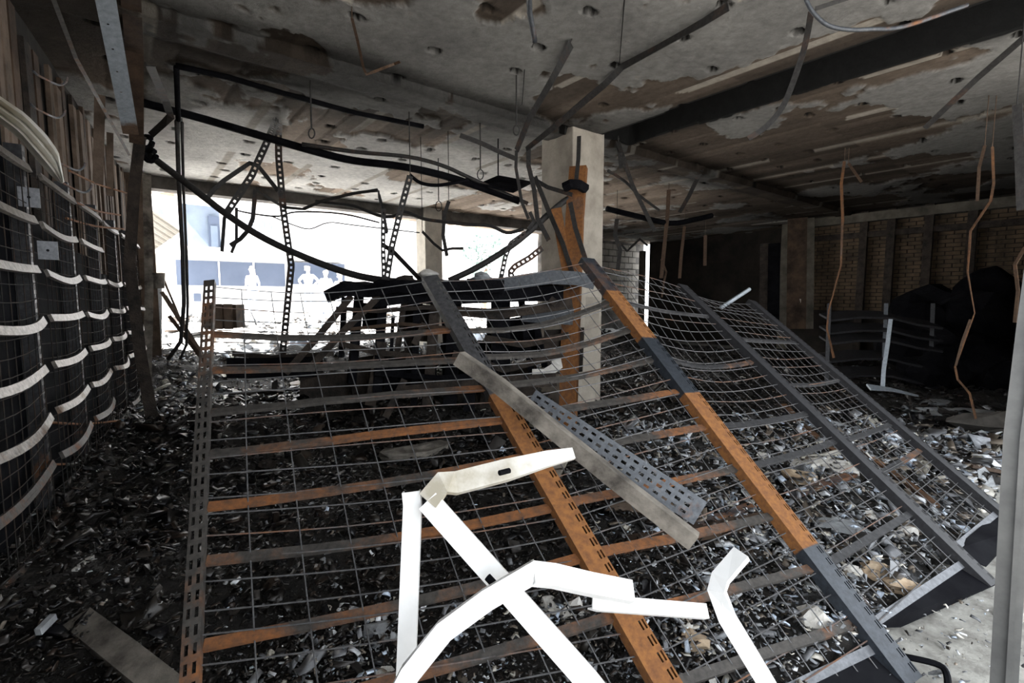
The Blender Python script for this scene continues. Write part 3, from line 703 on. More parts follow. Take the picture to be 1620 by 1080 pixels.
# between pillar and shopfront
strip('long black runner sagging from the corner clamp to the heap top', [(236, 245), (290, 286), (360, 340), (420, 378), (500, 414), (570, 437), (640, 447)], 5.4, 5.0, .07, round_=True, sm=True, mat=M_strip, name='sagging_runner', cat='runner', rust=.1)
strip('black runner rising from the heap top to the middle pillar', [(710, 444), (760, 420), (820, 381), (880, 328), (905, 310), (926, 292)], 4.9, 5.0, .06, round_=True, sm=True, name='sagging_runner', cat='runner', rust=.05)
strip('dark pole of the twin poles hanging at the open shopfront', [(280, 192), (283, 290), (289, 400), (291, 480), (286, 540), (266, 568)], 5.6, 6.0, .045, round_=True, mat=M_strip, name='hanging_pole', cat='pole', ceil=True)
strip('thinner pole of the twin poles hanging at the open shopfront', [(288, 194), (290, 290), (295, 400), (297, 480), (295, 545), (285, 568)], 5.7, 6.1, .03, round_=True, mat=M_strip, name='hanging_pole', cat='pole', ceil=True)
strip('long rusty perforated strip hanging before the daylight', [(440, 195), (441, 250), (448, 330), (461, 420), (455, 480), (447, 562)], 5.6, 5.4, .07, rust=.35, holes=.06, ceil=True)
strip('perforated strip slanting off the long rusty one', [(437, 192), (420, 230), (398, 278), (360, 335)], 5.6, 5.4, .07, rust=.2, holes=.06, ceil=True)
strip('dark bent strip over the sagging runner nearest the jamb', [(325, 318), (338, 300), (355, 285), (395, 258), (408, 262), (440, 302)], 5.3, 5.7, .045)
strip('dark strip looped down below the sagging runner', [(404, 299), (400, 345), (392, 365), (380, 378), (364, 388)], 5.5, 5.5, .045)
strip('thin strip hooked under the sagging runner', [(362, 330), (355, 345), (351, 398)], 5.4, 5.4, .035)
strip('thin kinked strip under the looped dark strip', [(374, 328), (374, 380), (366, 400)], 5.5, 5.5, .03)
strip('dark strip running level from the long rusty strip toward the shopfront pillar', [(405, 298), (420, 310), (448, 328), (480, 331), (510, 318), (560, 306), (597, 301), (605, 330), (612, 368)], 5.6, 5.2, .05, twist=1.0)
strip('perforated strip hanging crosswise over the heap', [(649, 278), (640, 310), (632, 340), (620, 390), (611, 446)], 5.0, 4.9, .06, holes=.06, rust=.2, ceil=True)
strip('thin perforated strip hanging beside the crosswise one', [(607, 330), (606, 390), (608, 446)], 5.0, 4.9, .045, holes=.06, rust=.2)
strip('cable drooping in waves past the shopfront pillar', [(500, 318), (530, 322), (560, 326), (600, 341), (622, 342), (640, 335), (670, 346), (705, 351), (740, 355), (775, 357), (802, 368), (828, 362)], 5.6, 5.0, .035, round_=True, sm=True, name='ceiling_cable', cat='cable')
strip('slack cable hanging lower before the daylight', [(372, 332), (400, 338), (440, 342), (470, 335), (540, 338), (600, 352)], 6.5, 6.5, .022, round_=True, sm=True, name='ceiling_cable', cat='cable')
strip('thin wire sagging in the open shopfront', [(430, 342), (462, 355), (490, 362), (520, 352), (560, 356), (664, 368)], 7, 7.5, .018, round_=True, sm=True, name='ceiling_cable', cat='cable')
strip('short hanger strip by the shopfront pillar', [(710, 318), (703, 340), (701, 372), (707, 405)], 5.6, 5.6, .04, ceil=True)
strip('forked strip under the short hanger', [(668, 366), (686, 385), (700, 396), (715, 393), (733, 393)], 5.8, 5.7, .03, ceil=True)
strip('dark bar leaning onto the heap beside the shopfront pillar', [(603, 386), (622, 398), (648, 425), (672, 450)], 5.0, 4.8, .05, name='leaning_bar', cat='bar', twist=.6)
strip('perforated strip curling down from the rising runner', [(832, 368), (808, 385), (800, 405), (792, 442)], 4.9, 4.8, .045, holes=.05, rust=.3)
strip('rusty perforated arm reaching to the middle pillar', [(858, 392), (838, 408), (814, 422), (808, 430), (810, 446)], 4.9, 4.8, .06, holes=.05, rust=.5)
strip('short dark strip dangling over the rising runner', [(838, 335), (845, 350), (836, 362)], 4.9, 4.9, .035)
strip('dark strip crossing down the face of the middle pillar', [(842, 282), (866, 296), (905, 308)], 5.0, 4.8, .04)
strip('long dark strip leaning down the corner of the middle pillar', [(846, 280), (866, 330), (890, 385), (908, 440)], 5.0, 4.7, .055, twist=.7)
strip('dark strip leaning from the rusty post to the rack top', [(902, 320), (910, 360), (926, 410)], 4.8, 4.6, .045)
strip('dark strip hanging from the soot at the pillar head', [(916, 215), (915, 250), (911, 290)], 5.0, 4.85, .04)
strip('dark strip bent beside the steep strip above the heap', [(836, 232), (836, 262), (845, 300), (850, 345), (868, 380)], 5.0, 4.9, .045)
strip('black pipe bundle sagging across under the far ceiling', [(200, 156), (300, 182), (400, 211), (500, 240), (560, 254), (640, 264), (720, 283), (822, 318)], 4.9, 5.3, .075, round_=True, sm=True, mat=M_black, name='sagging_pipe', cat='pipe')
strip('thinner pipe over the sagging black pipe bundle', [(478, 228), (560, 240), (645, 248), (700, 262), (745, 282), (835, 322)], 5.0, 5.3, .04, round_=True, sm=True, mat=M_strip, name='sagging_pipe', cat='pipe')
strip('black cable loop under the pipe bundle', [(648, 276), (665, 289), (690, 293), (720, 289), (742, 284)], 5.1, 5.2, .035, round_=True, sm=True, mat=M_black, name='ceiling_cable', cat='cable')
strip('dark strip curving down toward the pillar from the drop beam', [(728, 214), (760, 226), (790, 240), (818, 252)], 4.9, 5.1, .045, sm=True)
strip('soot black conduit under the drop beam', [(278, 104), (360, 122), (450, 148), (560, 178), (670, 200)], CD(278, 104)-.05, 5.1, .045, round_=True, mat=M_black, name='ceiling_conduit', cat='conduit')
strip('soot black conduit dropping from the corner of the drop beam', [(279, 106), (282, 190)], 3.95, 4.4, .04, round_=True, mat=M_black, name='ceiling_conduit', cat='conduit')
strip('dark strip hanging from the ceiling over the twin poles', [(238, 105), (262, 160), (270, 185), (238, 214)], 4.0, 5.2, .06, mat=M_strip)
q = root('ceiling_plate', 'black steel plate hung flat beside the pipe bundle', 'plate', P(800, 288, 5.4))
part('plate', MB().add([P(758, 290, 5.2)+Z*o for o in (0,)]+[P(788, 277, 5.9), P(842, 287, 5.7), P(812, 302, 5.2)]+[v-Z*.02 for v in (P(758, 290, 5.2), P(788, 277, 5.9), P(842, 287, 5.7), P(812, 302, 5.2))], [(0, 1, 2, 3), (7, 6, 5, 4), (0, 4, 5, 1), (1, 5, 6, 2), (2, 6, 7, 3), (3, 7, 4, 0)]), M_black, q)
p0 = P(788, 277, 5.8); part('hanger', MB().sweep([p0, Vector((p0.x, p0.y, 3.2))], rnd(.008, 5)), M_black, q)
for x0, y0, d, lb in ((760, 250, 5.3, 'wire hanger with an open ring beside the black plate'), (694, 300, 6.6, 'wire hanger with a ring over the shopfront'), (493, 185, 4.3, 'small dark hanger under the drop beam'), (817, 180, 4.2, 'small loop hanger under the near ceiling')):
    p0 = P(x0, y0, d); q = root('wire_hanger', lb, 'hanger', (p0.x, p0.y, p0.z))
    part('rod', MB().sweep([Vector((p0.x, p0.y, 3.22)), P(x0, y0+18, d)], rnd(.007, 5)), M_strip, q)
    part('ring', MB().sweep([P(x0+5*math.cos(t), y0+26+8*math.sin(t), d) for t in np.linspace(-1.5, 4.5, 11)], rnd(.006, 5)), M_strip, q)
for x0, y0, x1, y1 in ((988, 0, 980, 100), (830, 110, 826, 165)):
    T('thin_wire', ('thin dark wire along the near ceiling by the long kinked strip' if x0 > 900 else 'thin dark wire hanging left of the steep strip'), 'wire',
      MB().sweep([Pz(x0, y0, 3.205), P((x0+x1)/2, (y0+y1)/2, Pz((x0+x1)/2, (y0+y1)/2, 3.19).y), P(x1, y1, Pz(x1, y1, 3.19).y)], rnd(.003, 5)), M_black)
# the near beam fragment at top centre
strip('blue grey pipe stub hanging at the top of the ceiling', [(836, -25), (838, 20), (846, 66)], CD(836, -25), 3.35, .035, round_=True, mat=M_grey, name='pipe_stub', cat='pipe')
# rusty post on the pillar
q = root('rusty_post', 'orange rusted steel post standing against the corner of the middle pillar', 'post', P(900, 660, 4.75))
part('shaft', MB().sweep([P(914, 262, 5.0), P(908, 340, 4.9), P(905, 420, 4.8), P(900, 560, 4.75), P(896, 690, 4.75)], Cp(.17, .08, .008), twist=.25, rust=.62), UM[1], q)
part('collar', MB().sweep([P(893, 296, 4.82), P(903, 291, 4.78), P(916, 292, 4.78), P(926, 298, 4.84)], rnd(.05, 7)), M_black, q)
part('lower_lath', MB().sweep([P(938, 470, 4.7), P(930, 640, 4.7)], flat(.13, .03)), M_conc, q, label='pale lath beside the post')
T('loose_sheath', 'reddish timber lath leaning on the middle pillar', 'lath', MB().sweep([P(880, 330, 4.95), P(892, 400, 4.85), P(902, 450, 4.75)], flat(.10, .03), rust=.8), UM[1])
# ================================================================== burnt shelving heap in the middle
heap = root('burnt_shelving', 'heap of burnt shelving with charred slabs on top in front of the shopfront', 'shelving', P(700, 640, 4.7))
def hp(name, path, d0, d1, w, t, mat=M_wood, twist=0.0, rust=0.0):
    return part(name, MB().sweep(px(path, d0, d1), flat(w, t), twist=twist, rust=rust), mat, heap)
hp('top_slab', [(536, 463), (560, 455), (600, 460), (640, 451), (690, 455), (740, 452), (800, 453)], 4.75, 4.7, .11, .7, M_black)
hp('top_slab', [(780, 452), (830, 444), (870, 438), (912, 440), (940, 447)], 4.6, 4.5, .12, .35, M_grey)
hp('top_slab', [(600, 474), (650, 468), (720, 470), (800, 466), (890, 464)], 4.7, 4.6, .13, .4, M_black)
for x0, y0, x1, y1, w in ((568, 468, 556, 606, .075), (606, 465, 596, 628, .085), (604, 540, 586, 640, .10), (640, 474, 628, 560, .05), (690, 470, 676, 640, .09), (622, 500, 618, 570, .03), (792, 470, 792, 650, .17), (824, 470, 842, 600, .06), (850, 520, 862, 580, .05), (720, 470, 712, 640, .12), (660, 470, 655, 640, .06), (745, 560, 742, 650, .10), (545, 470, 540, 565, .04)):
    hp('post', [(x0, y0), (x1, y1)], 4.6, 4.6, w, .06, random.choice([M_wood, M_black]), twist=random.uniform(-.3, .3))
for pa in ([(556, 468), (505, 530), (452, 590)], [(600, 468), (545, 522), (492, 580)], [(672, 512), (655, 545)], [(640, 600), (610, 660)], [(838, 448), (880, 480)]):
    hp('brace', pa, 4.5, 4.4, .06, .03, M_wood)
for pa, w, m_ in (([(540, 488), (600, 492), (680, 486), (760, 492), (840, 486)], .035, M_wood), ([(545, 545), (600, 558), (680, 566), (770, 572)], .05, M_wood), ([(560, 520), (640, 512), (720, 520)], .03, M_plank),
                  ([(722, 492), (790, 497), (850, 488), (905, 480)], .09, M_wood), ([(770, 535), (830, 545), (900, 530)], .06, M_wood), ([(720, 560), (800, 585), (890, 560)], .06, M_wood), ([(640, 620), (740, 610), (880, 600)], .12, M_wood), ([(600, 590), (700, 598), (790, 592)], .05, M_black), ([(830, 495), (905, 500)], .16, M_grey)):
    hp('shelf', pa, 4.65, 4.55, w, .25, m_)
for x0, y0, x1, y1 in ((655, 482, 690, 540), (700, 480, 728, 560), (610, 570, 690, 625), (760, 575, 850, 640), (838, 478, 905, 512), (770, 500, 800, 560), (640, 520, 660, 560), (740, 440, 790, 462), (560, 560, 640, 625), (700, 540, 770, 610), (640, 470, 668, 525), (805, 500, 850, 560), (575, 480, 598, 520), (860, 520, 925, 590), (690, 600, 800, 660), (480, 590, 600, 630)):
    d = random.uniform(4.7, 5.0); c = P((x0+x1)/2, (y0+y1)/2, d); s_ = d/F
    part('charred_board', MB().box(c, Vector((1, .2, random.uniform(-.15, .15)))*((x1-x0)/2*s_), Vector((0, 1, 0))*.015, Vector((random.uniform(-.1, .1), .1, 1))*((y1-y0)/2*s_)), random.choice([M_wood, M_black]), heap)
hp('low_box', [(372, 582), (430, 582), (502, 580)], 4.9, 4.9, .20, .3, M_black)
hp('low_box', [(380, 560), (440, 566), (520, 560)], 5.0, 5.0, .05, .3, M_wood)
# lumps of char on the slab tops
def lump(c, r, sd, sq=(1, 1, .6), n=2):
    import bmesh
    bm = bmesh.new(); bmesh.ops.create_icosphere(bm, subdivisions=n, radius=1)
    q = MB(); rs = random.Random(sd); ph = [rs.uniform(0, 6) for _ in range(6)]
    for v in bm.verts:
        k = 1+.22*math.sin(3*v.co.x+ph[0])+.2*math.sin(4*v.co.y+ph[1])+.18*math.sin(5*v.co.z+ph[2])+rs.uniform(-.12, .12)
        v.co = Vector((v.co.x*sq[0], v.co.y*sq[1], v.co.z*sq[2]))*k*r
    q.add([Vector(c)+v.co for v in bm.verts], [tuple(v.index for v in f.verts) for f in bm.faces]); bm.free(); return q
for k in range(34):
    x0 = random.uniform(545, 920); c = P(x0, random.uniform(440, 456), 4.72)
    part('char_lump', lump(c, random.uniform(.03, .07), k, (random.uniform(.9, 2.4), 1, .6)), random.choice([M_wood, M_black]), heap)
T('white_strip', 'small bent white strip lying at the foot of the middle pillar', 'strip', MB().sweep(px([(842, 592), (862, 592), (882, 578), (878, 562), (872, 555)], 4.5, 4.5), flat(.10, .02)), M_plaster)
T('white_rag', 'crumpled pale scrap on top of the burnt heap', 'scrap', lump(P(762, 440, 4.6), .06, 4, (1.8, 1, .7)), M_ash)
T('white_rag', 'pale crumb of plaster at the foot of the shopfront pillar', 'scrap', lump(P(679, 434, 4.7), .07, 9, (1.3, 1, .7)), M_plaster)

# ================================================================== dark end on the right
rk = root('burnt_rack', 'burnt rack with sagging shelves in the dark before the brick wall', 'rack', P(1400, 640, 7.2))
for x0 in (1312, 1402, 1476):
    part('upright', MB().sweep(px([(x0, 480), (x0-6, 640)], 7.2, 7.0), flat(.05, .05)), M_grey if x0 == 1402 else M_steel, rk)
for y0 in (500, 520, 536, 564, 590):
    part('shelf', MB().sweep(px([(1305, y0+2), (1350, y0-3), (1400, y0-2), (1440, y0+8), (1480, y0+14)], 7.3, 7.1), flat(.35, .03), (0, -.25, 1)), M_steel, rk)
T('grey_pole', 'grey bent pole standing out of the bright debris before the burnt rack', 'pole', MB().sweep(px([(1409, 505), (1404, 545), (1398, 585), (1396, 618)], 6.3, 6.1), flat(.045, .03)), M_galv)
T('grey_plate', 'flat grey plate resting at the foot of the bent pole', 'plate', MB().sweep([P(1374, 612, 6.0), P(1410, 616, 6.0), P(1453, 626, 5.9)], flat(.10, .02), (0, -.6, 1), taper=lambda f: 1-.7*f), M_galv)
T('grey_rod', 'thin pale rod leaning by the black upright in the dark', 'rod', MB().sweep([P(1140, 487, 4.62), P(1186, 457, 4.75)], rnd(.018, 6)), M_galv)
for k, (x0, y0, r, d) in enumerate(((1520, 520, .75, 8.2), (1575, 520, .8, 8.0), (1490, 545, .6, 7.8), (1600, 600, .6, 6.8), (1540, 600, .55, 7.2), (1480, 600, .45, 7.2))):
    lab = ['tall black bulk before the brick panels', 'black bulk nearest the door frame in the dark', 'black lump beside the burnt rack end', 'low black lump under the hanging brown strip end', 'low black lump behind the kinked copper strip', 'low black lump at the burnt rack foot'][k]
    c = P(x0, y0, d); o_ = T('charred_bundle', lab, 'bundle', lump(c, r, 40+k, (1, .9, 1.0), 3), M_black, 'burnt bundles in the dark end')
for k, (x0, y0) in enumerate(((1210, 455), (1225, 420), (1262, 480), (1283, 440))):
    T('charred_sheet', ['narrow charred board by the pilaster foot', 'charred board leaning on the partition end', 'reddish charred board beside the pilaster', 'pale lath standing right of the pilaster'][k], 'board',
      MB().sweep(px([(x0, 345 if k > 1 else 385), (x0-2, 520)], 11.8-k*.2, 11.5-k*.2), flat([.2, .25, .4, .14][k], .04)), [M_wood, M_black, M_plank, M_dim][k])
T('switch_box', 'small pale switch box on the reddish board beside the pilaster', 'switch box', MB().box(P(1262, 479, 11.2), U*.04, V*.08, Z*.09), M_block)

# ================================================================== outside the shopfront
ga = np.arange(-8, 22, .25); gb = np.arange(9.3, 24, .25)
A, B = np.meshgrid(ga, gb); X = U.x*A+V.x*B; Y = U.y*A+V.y*B
Hh = .12+.75*sst(9.4, 13.5, B)+.3*(fbm(X*1.3, Y*1.3, 61, 4)-.5)*sst(15, 12.5, B)*2-.25*sst(10.2, 9.3, B)
cc = np.broadcast_to(np.array([.80, .79, .77]), A.shape+(3,)).copy()*(.7+.5*fbm(X*3, Y*3, 62, 3))[..., None]
yard = grid_mesh('yard_ground', X, Y, Hh, cc, M_yard, 'structure')
def yz(x, y):
    b_ = V.x*x+V.y*y
    return .12+.75*sst(9.4, 13.5, b_)+.3*(fbm(x*1.3, y*1.3, 61, 4)-.5)*sst(15, 12.5, b_)*2-.25*sst(10.2, 9.3, b_)
r3 = np.random.RandomState(5); n_ = 1600
aa = r3.uniform(.3, 9, n_); bb = r3.uniform(8.6, 13.5, n_); xx = U.x*aa+V.x*bb; yy = U.y*aa+V.y*bb
chips(n_, r3, (xx, yy), yz, np.clip(r3.lognormal(math.log(.13), .6, n_), .03, .6), (PAL[0], PAL[1]+[(.4, .4, .4)], PAL[2]), np.full(n_, .88), 'rubble_flakes', 'broken boards and rubble heaped in the bright yard')
fb = 19.0
fac = root('opposite_building', 'bright white building across the yard with a dark shop window band', 'building', Pb(420, 480, fb))
def rect(px0, py0, px1, py1, b_, t=.15):
    p = [Pb(px0, py0, b_), Pb(px1, py0, b_), Pb(px1, py1, b_), Pb(px0, py1, b_)]
    zt = (p[0].z+p[1].z)/2; zb = (p[2].z+p[3].z)/2; a0 = p[0].dot(U); a1 = p[1].dot(U)
    return MB().box(W((a0+a1)/2, b_+t/2, (zt+zb)/2), U*((a1-a0)/2), V*(t/2), Z*((zt-zb)/2))
part('wall', MB().box(W(8, fb+1.2, 5.5), U*13, V*1.0, Z*5.6), M_facade, fac)
q_ = part('shop_window', rect(278, 414, 450, 452, fb, .2), M_glass, fac)
for x0 in (345, 400): part('mullion', rect(x0, 414, x0+2, 452, fb-.05, .06), M_facade, q_)
part('shop_window', rect(458, 416, 545, 450, fb, .2), M_glass, fac)
part('canopy', rect(236, 398, 640, 408, fb-1.2, 1.4), M_facade, fac)
part('shaded_recess', rect(288, 322, 346, 398, fb, .2), M_shade, fac)  # shaded recess of the facade drawn as a blue grey panel
d_ = part('upper_door', rect(329, 342, 346, 390, fb-.1, .1), M_glass, fac)
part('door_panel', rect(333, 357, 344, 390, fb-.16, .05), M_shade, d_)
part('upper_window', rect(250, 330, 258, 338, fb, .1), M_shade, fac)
part('eave', rect(272, 309, 352, 318, fb-.8, 1.0), M_facade, fac)
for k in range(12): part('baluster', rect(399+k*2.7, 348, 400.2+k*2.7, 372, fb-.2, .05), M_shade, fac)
part('low_window', rect(306, 464, 318, 477, fb, .2), M_glass, fac)
# tin roofed shed at the side
sh = root('tin_shed', 'small shed roof of tan sheet beside the jamb', 'shed', Pb(262, 440, 14))
pa, pb_, pc = Pb(238, 330, 14), Pb(286, 366, 14), Pb(238, 400, 14)
part('roof', MB().add([pa, pb_, pc, pa+V*.05, pb_+V*.05, pc+V*.05], [(0, 1, 2), (5, 4, 3), (0, 3, 4, 1), (1, 4, 5, 2), (2, 5, 3, 0)]), M_tin, sh)
for k in range(7):
    f = k/7; e0 = pa.lerp(pc, f+.05); e1 = pb_.lerp(pc, f)
    part('rib', MB().sweep([e0-V*.01, e1-V*.01], flat(.02, .02), -V), M_tin, sh)
part('wall', rect(232, 400, 262, 515, 14.1, .2), M_block, sh)
part('prop', rect(270, 370, 274, 515, 14.05, .1), M_block, sh)
# odds and ends by the jamb
for k, (pa, d, w, lb) in enumerate((([(256, 462), (322, 566)], 7.0, .05, 'thin lath leaning beside the jamb, lowest of the bundle'), ([(262, 468), (318, 556)], 7.2, .04, 'thin lath leaning beside the jamb inside the bundle'), ([(268, 500), (330, 580)], 6.8, .05, 'thin lath at the foot of the leaning bundle'), ([(258, 440), (300, 540)], 7.4, .03, 'steepest thin lath of the leaning bundle'))):
    T('leaning_lath', lb, 'lath', MB().sweep(px(pa, d, d-.5), flat(w, .02)), [M_plank2, M_beam, M_plank, M_plank2][k], 'laths leaning by the shopfront jamb')
T('grey_post', 'slim grey post standing in the daylight beside the jamb', 'post', MB().sweep([P(252, 452, 8.0), P(252, 575, 8.0)], flat(.07, .05)), M_galv)
T('charred_bin', 'small soot stained bin hooked at the jamb', 'bin', MB().sweep([P(249, 432, 7.0), P(252, 456, 7.0)], rnd(.09, 10), taper=lambda f: 1-.3*f), M_beam, sm=True)
q = root('charred_crate', 'half burnt brown crate on the rubble behind the slotted upright', 'crate', Pz(356, 524, .2))
p = P(356, 500, 7.2)
part('side', MB().box(p, Vector((.2, .05, 0)), Vector((-.02, .15, 0)), Z*.17), M_plank, q)
for k in (-1, 0, 1): part('slat', MB().box(p+Vector((k*.13, -.17+k*.03, .0)), Vector((.05, .012, 0)), Vector((0, .012, 0)), Z*.18), M_plank2, q)
# people watching in the yard
def person(label, px_, top, d, hair, shirt, arms, seed):
    pt = P(px_, top, d); gz = float(yz(np.array([pt.x]), np.array([pt.y]))[0]); Hp = pt.z-gz
    Hp = min(max(Hp, 1.5), 1.85); gz = pt.z-Hp
    s = Hp/1.75; O = Vector((pt.x, pt.y, gz)); rt = Vector((1, 0, 0)); fw = Vector((0, -1, 0))
    J = {}; sk = []
    def j(n, x, y, z, r, par=None):
        J[n] = len(sk); sk.append((O+(rt*x+fw*y+Z*z)*s, r*s, None if par is None else J[par]))
    j('pel', 0, 0, .95, .125); j('wst', 0, .01, 1.10, .115, 'pel'); j('chs', 0, .01, 1.30, .14, 'wst'); j('nk', 0, 0, 1.47, .06, 'chs'); j('hd0', 0, .01, 1.54, .07, 'nk'); j('hd', 0, .02, 1.62, .085, 'hd0'); j('hd2', 0, .01, 1.69, .07, 'hd')
    for g in (-1, 1):
        k = str(g)
        j('sh'+k, g*.17, 0, 1.40, .06, 'chs')
        if arms == 'hips':
            j('el'+k, g*.36, -.02, 1.20, .045, 'sh'+k); j('wr'+k, g*.19, .07, 1.03, .034, 'el'+k); j('ha'+k, g*.14, .09, .99, .035, 'wr'+k)
        elif arms == 'down':
            j('el'+k, g*.24, -.02, 1.12, .045, 'sh'+k); j('wr'+k, g*.25, .05, .88, .034, 'el'+k); j('ha'+k, g*.25, .07, .79, .035, 'wr'+k)
        else:
            j('el'+k, g*.26, .05, 1.16, .045, 'sh'+k); j('wr'+k, g*.10, .22, 1.20, .034, 'el'+k); j('ha'+k, g*.04, .25, 1.22, .035, 'wr'+k)
        j('hp'+k, g*.10, 0, .88, .10, 'pel'); j('kn'+k, g*.11, .03, .50, .07, 'hp'+k); j('an'+k, g*.12, 0, .09, .045, 'kn'+k); j('to'+k, g*.13, .14, .04, .04, 'an'+k)
    rt_ = root('person', label, 'person', (O.x, O.y, O.z), 'people watching in the yard')
    def skin(name, idx, mat, grow=1.0, sub=1):
        m = {a: i for i, a in enumerate(idx)}
        me = bpy.data.meshes.new(name); me.from_pydata([tuple(sk[a][0]-O) for a in idx], [(m[a], m[sk[a][2]]) for a in idx if sk[a][2] in m], []); me.materials.append(mat)
        o = bpy.data.objects.new(name, me); COL.objects.link(o); o.parent = rt_
        md = o.modifiers.new('skin', 'SKIN'); md.use_smooth_shade = True
        for i, a in enumerate(idx):
            v = me.skin_vertices[0].data[i]; v.radius = (sk[a][1]*grow, sk[a][1]*grow*.8); v.use_root = (i == 0)
        o.modifiers.new('round', 'SUBSURF').levels = sub; o.modifiers['round'].render_levels = sub
        return o
    skin('body', list(range(len(sk))), M_skin)
    skin('shirt', [J[n] for n in ('pel', 'wst', 'chs', 'sh-1', 'sh1', 'el-1', 'el1')], shirt, 1.18)
    skin('trousers', [J[n] for n in ('pel', 'hp-1', 'kn-1', 'an-1', 'hp1', 'kn1', 'an1')], M_trou, 1.15)
    hd = sk[J['hd']][0]
    hq = lump(hd+Z*.035*s-fw*.015*s, .102*s, seed, (.95, 1.05, .95), 2)
    if hair == 'long':
        hq.sweep([hd+Z*.05*s-fw*.06*s, hd-Z*.12*s-fw*.09*s, hd-Z*.40*s-fw*.10*s], flat(.17*s, .05*s), -fw)
    part('hair', hq, M_hair if hair != 'pale' else M_shirt, rt_, sm=True)
    for g in (-1, 1): part('eye', lump(hd+(rt*g*.032+fw*.088+Z*.005)*s, .011*s, seed+g, (1, .6, .7), 1), M_black, rt_)
    part('nose', MB().sweep([hd+(fw*.085+Z*.005)*s, hd+(fw*.108-Z*.03)*s], rnd(.011*s, 5)), M_skin, rt_)
    part('mouth', MB().box(hd+(fw*.085-Z*.055)*s, rt*.022*s, fw*.006*s, Z*.005*s), M_hair, rt_)
    for g in (-1, 1):
        hpn = sk[J['ha'+str(g)]][0]; wr_ = sk[J['wr'+str(g)]][0]; dd = (hpn-wr_).normalized(); sd_ = dd.cross(Z).normalized() if abs(dd.z) < .95 else rt
        fm = MB()
        for k in range(4): fm.sweep([hpn+sd_*(k-1.5)*.018*s, hpn+dd*(.05+.01*(k in (1, 2)))*s+sd_*(k-1.5)*.02*s, hpn+dd*(.08+.012*(k in (1, 2)))*s+sd_*(k-1.5)*.019*s-Z*.012*s], rnd(.008*s, 5))
        fm.sweep([hpn-dd*.02*s+sd_*.03*s, hpn+dd*.03*s+sd_*.052*s], rnd(.009*s, 5))
        part('fingers', fm, M_skin, rt_)
person('person with long hair in a white top standing in the bright yard', 398, 422, 15.5, 'long', M_shirt, 'down', 3)
person('person in a pale shirt with hands on hips in the bright yard', 487, 420, 15.5, 'short', M_shirt, 'hips', 5)
person('person with raised hands beside the one with hands on hips', 515, 427, 15.8, 'short', M_shirt, 'cam', 8)
person('person in a pale top half hidden behind the burnt heap', 538, 431, 15.2, 'pale', M_shirt, 'down', 12)
# pale trees far off
def tree(label, x0, y0, d, r, seed):
    c = P(x0, y0, d); t = root('tree', label, 'tree', (c.x, c.y, .8), 'trees beyond the yard'); rs = random.Random(seed)
    part('trunk', MB().sweep([Vector((c.x, c.y, .7)), Vector((c.x+.1, c.y, c.z))], rnd(.12, 8)), M_plank2, t)
    q = MB()
    for k in range(420):
        v = Vector((rs.gauss(0, 1), rs.gauss(0, 1), rs.gauss(0, .8))); v = v.normalized()*r*rs.uniform(.35, 1)
        e = Vector((rs.gauss(0, 1), rs.gauss(0, 1), rs.gauss(0, 1))).normalized()*.16; g = e.cross(Vector((rs.gauss(0, 1), rs.gauss(0, 1), rs.gauss(0, 1)))).normalized()*.07; n_ = e.cross(g).normalized()*.006
        o = c+v; q.add([o-e+n_, o+g+n_, o+e+n_, o-g+n_, o-e-n_, o+g-n_, o+e-n_, o-g-n_], [(0, 1, 2, 3), (7, 6, 5, 4), (0, 4, 5, 1), (1, 5, 6, 2), (2, 6, 7, 3), (3, 7, 4, 0)])
    part('foliage', q, M_leaf, t, kind='stuff')
# ================================================================== bigger pieces lying on the debris
pieces = [  # px, py, radius, squash, material, label
    (1290, 978, .055, (1.2, 1, .8), M_plaster, 'white plaster lump under the mesh near the rack foot'),
    (1340, 838, .10, (1.5, 1.1, .35), M_ash, 'large pale grey slab piece under the third bay of mesh'),
    (1432, 845, .060, (1.3, 1, .5), M_plaster, 'white lump under the mesh beside the black upright'),
    (1430, 930, .050, (1.5, 1, .8), M_tan, 'tan lump behind the lower rail of the mesh'),
    (1395, 905, .055, (1.7, 1, .7), M_tan, 'pale tan wedge behind the lower rail of the mesh'),
    (1352, 905, .045, (1.4, 1, .6), M_plaster, 'cream lump left of the tan wedge'),
    (1290, 735, .16, (1.7, .8, .25), M_plaster, 'broad white plaster slab between the orange and black uprights'),
    (1330, 742, .12, (1.4, .9, .3), M_plaster, 'second white plaster slab beside the broad one'),
    (1265, 755, .09, (1.2, .9, .5), M_tan, 'brownish lump at the foot of the broad white slab'),
    (880, 960, .045, (1.2, 1, .9), M_plaster, 'round white lump just under the bent white arm'),
    (905, 965, .040, (1.1, 1, .9), M_plaster, 'second round white lump beside the first under the bent arm'),
    (1085, 990, .030, (1, 1, .9), M_plaster, 'small white lump under the short level frame'),
    (1095, 1015, .045, (1.2, 1, .6), M_tan, 'cream lump below the short level frame'),
    (600, 1000, .06, (1.3, 1, .4), M_ash, 'light grey flake stack left of the upright white frame'),
    (272, 675, .10, (1.5, .5, .3), M_plaster, 'white splinter at the foot of the wall rack'),
    (1480, 635, .30, (1.6, .6, .12), M_ash, 'grey sheet lying at the edge of the dark end'),
    (1515, 652, .35, (1.6, .5, .10), M_ash, 'large pale sheet under the kinked copper strip'),
    (1590, 672, .22, (1.4, 1, .6), M_sootconc, 'grey rubble lump near the door frame'),
    (660, 715, .15, (1.5, .8, .4), M_beam, 'brown grey lump under the middle of the first bay'),
    (1012, 800, .13, (2, .7, .4), M_plank2, 'rust brown hump under the second bay'),
    (410, 625, .25, (1.6, .6, .25), M_wood, 'flat charred mound behind the first bay'),
    (1305, 668, .14, (1.7, .8, .2), M_ash, 'rounded grey tray seen through the last bay'),
]
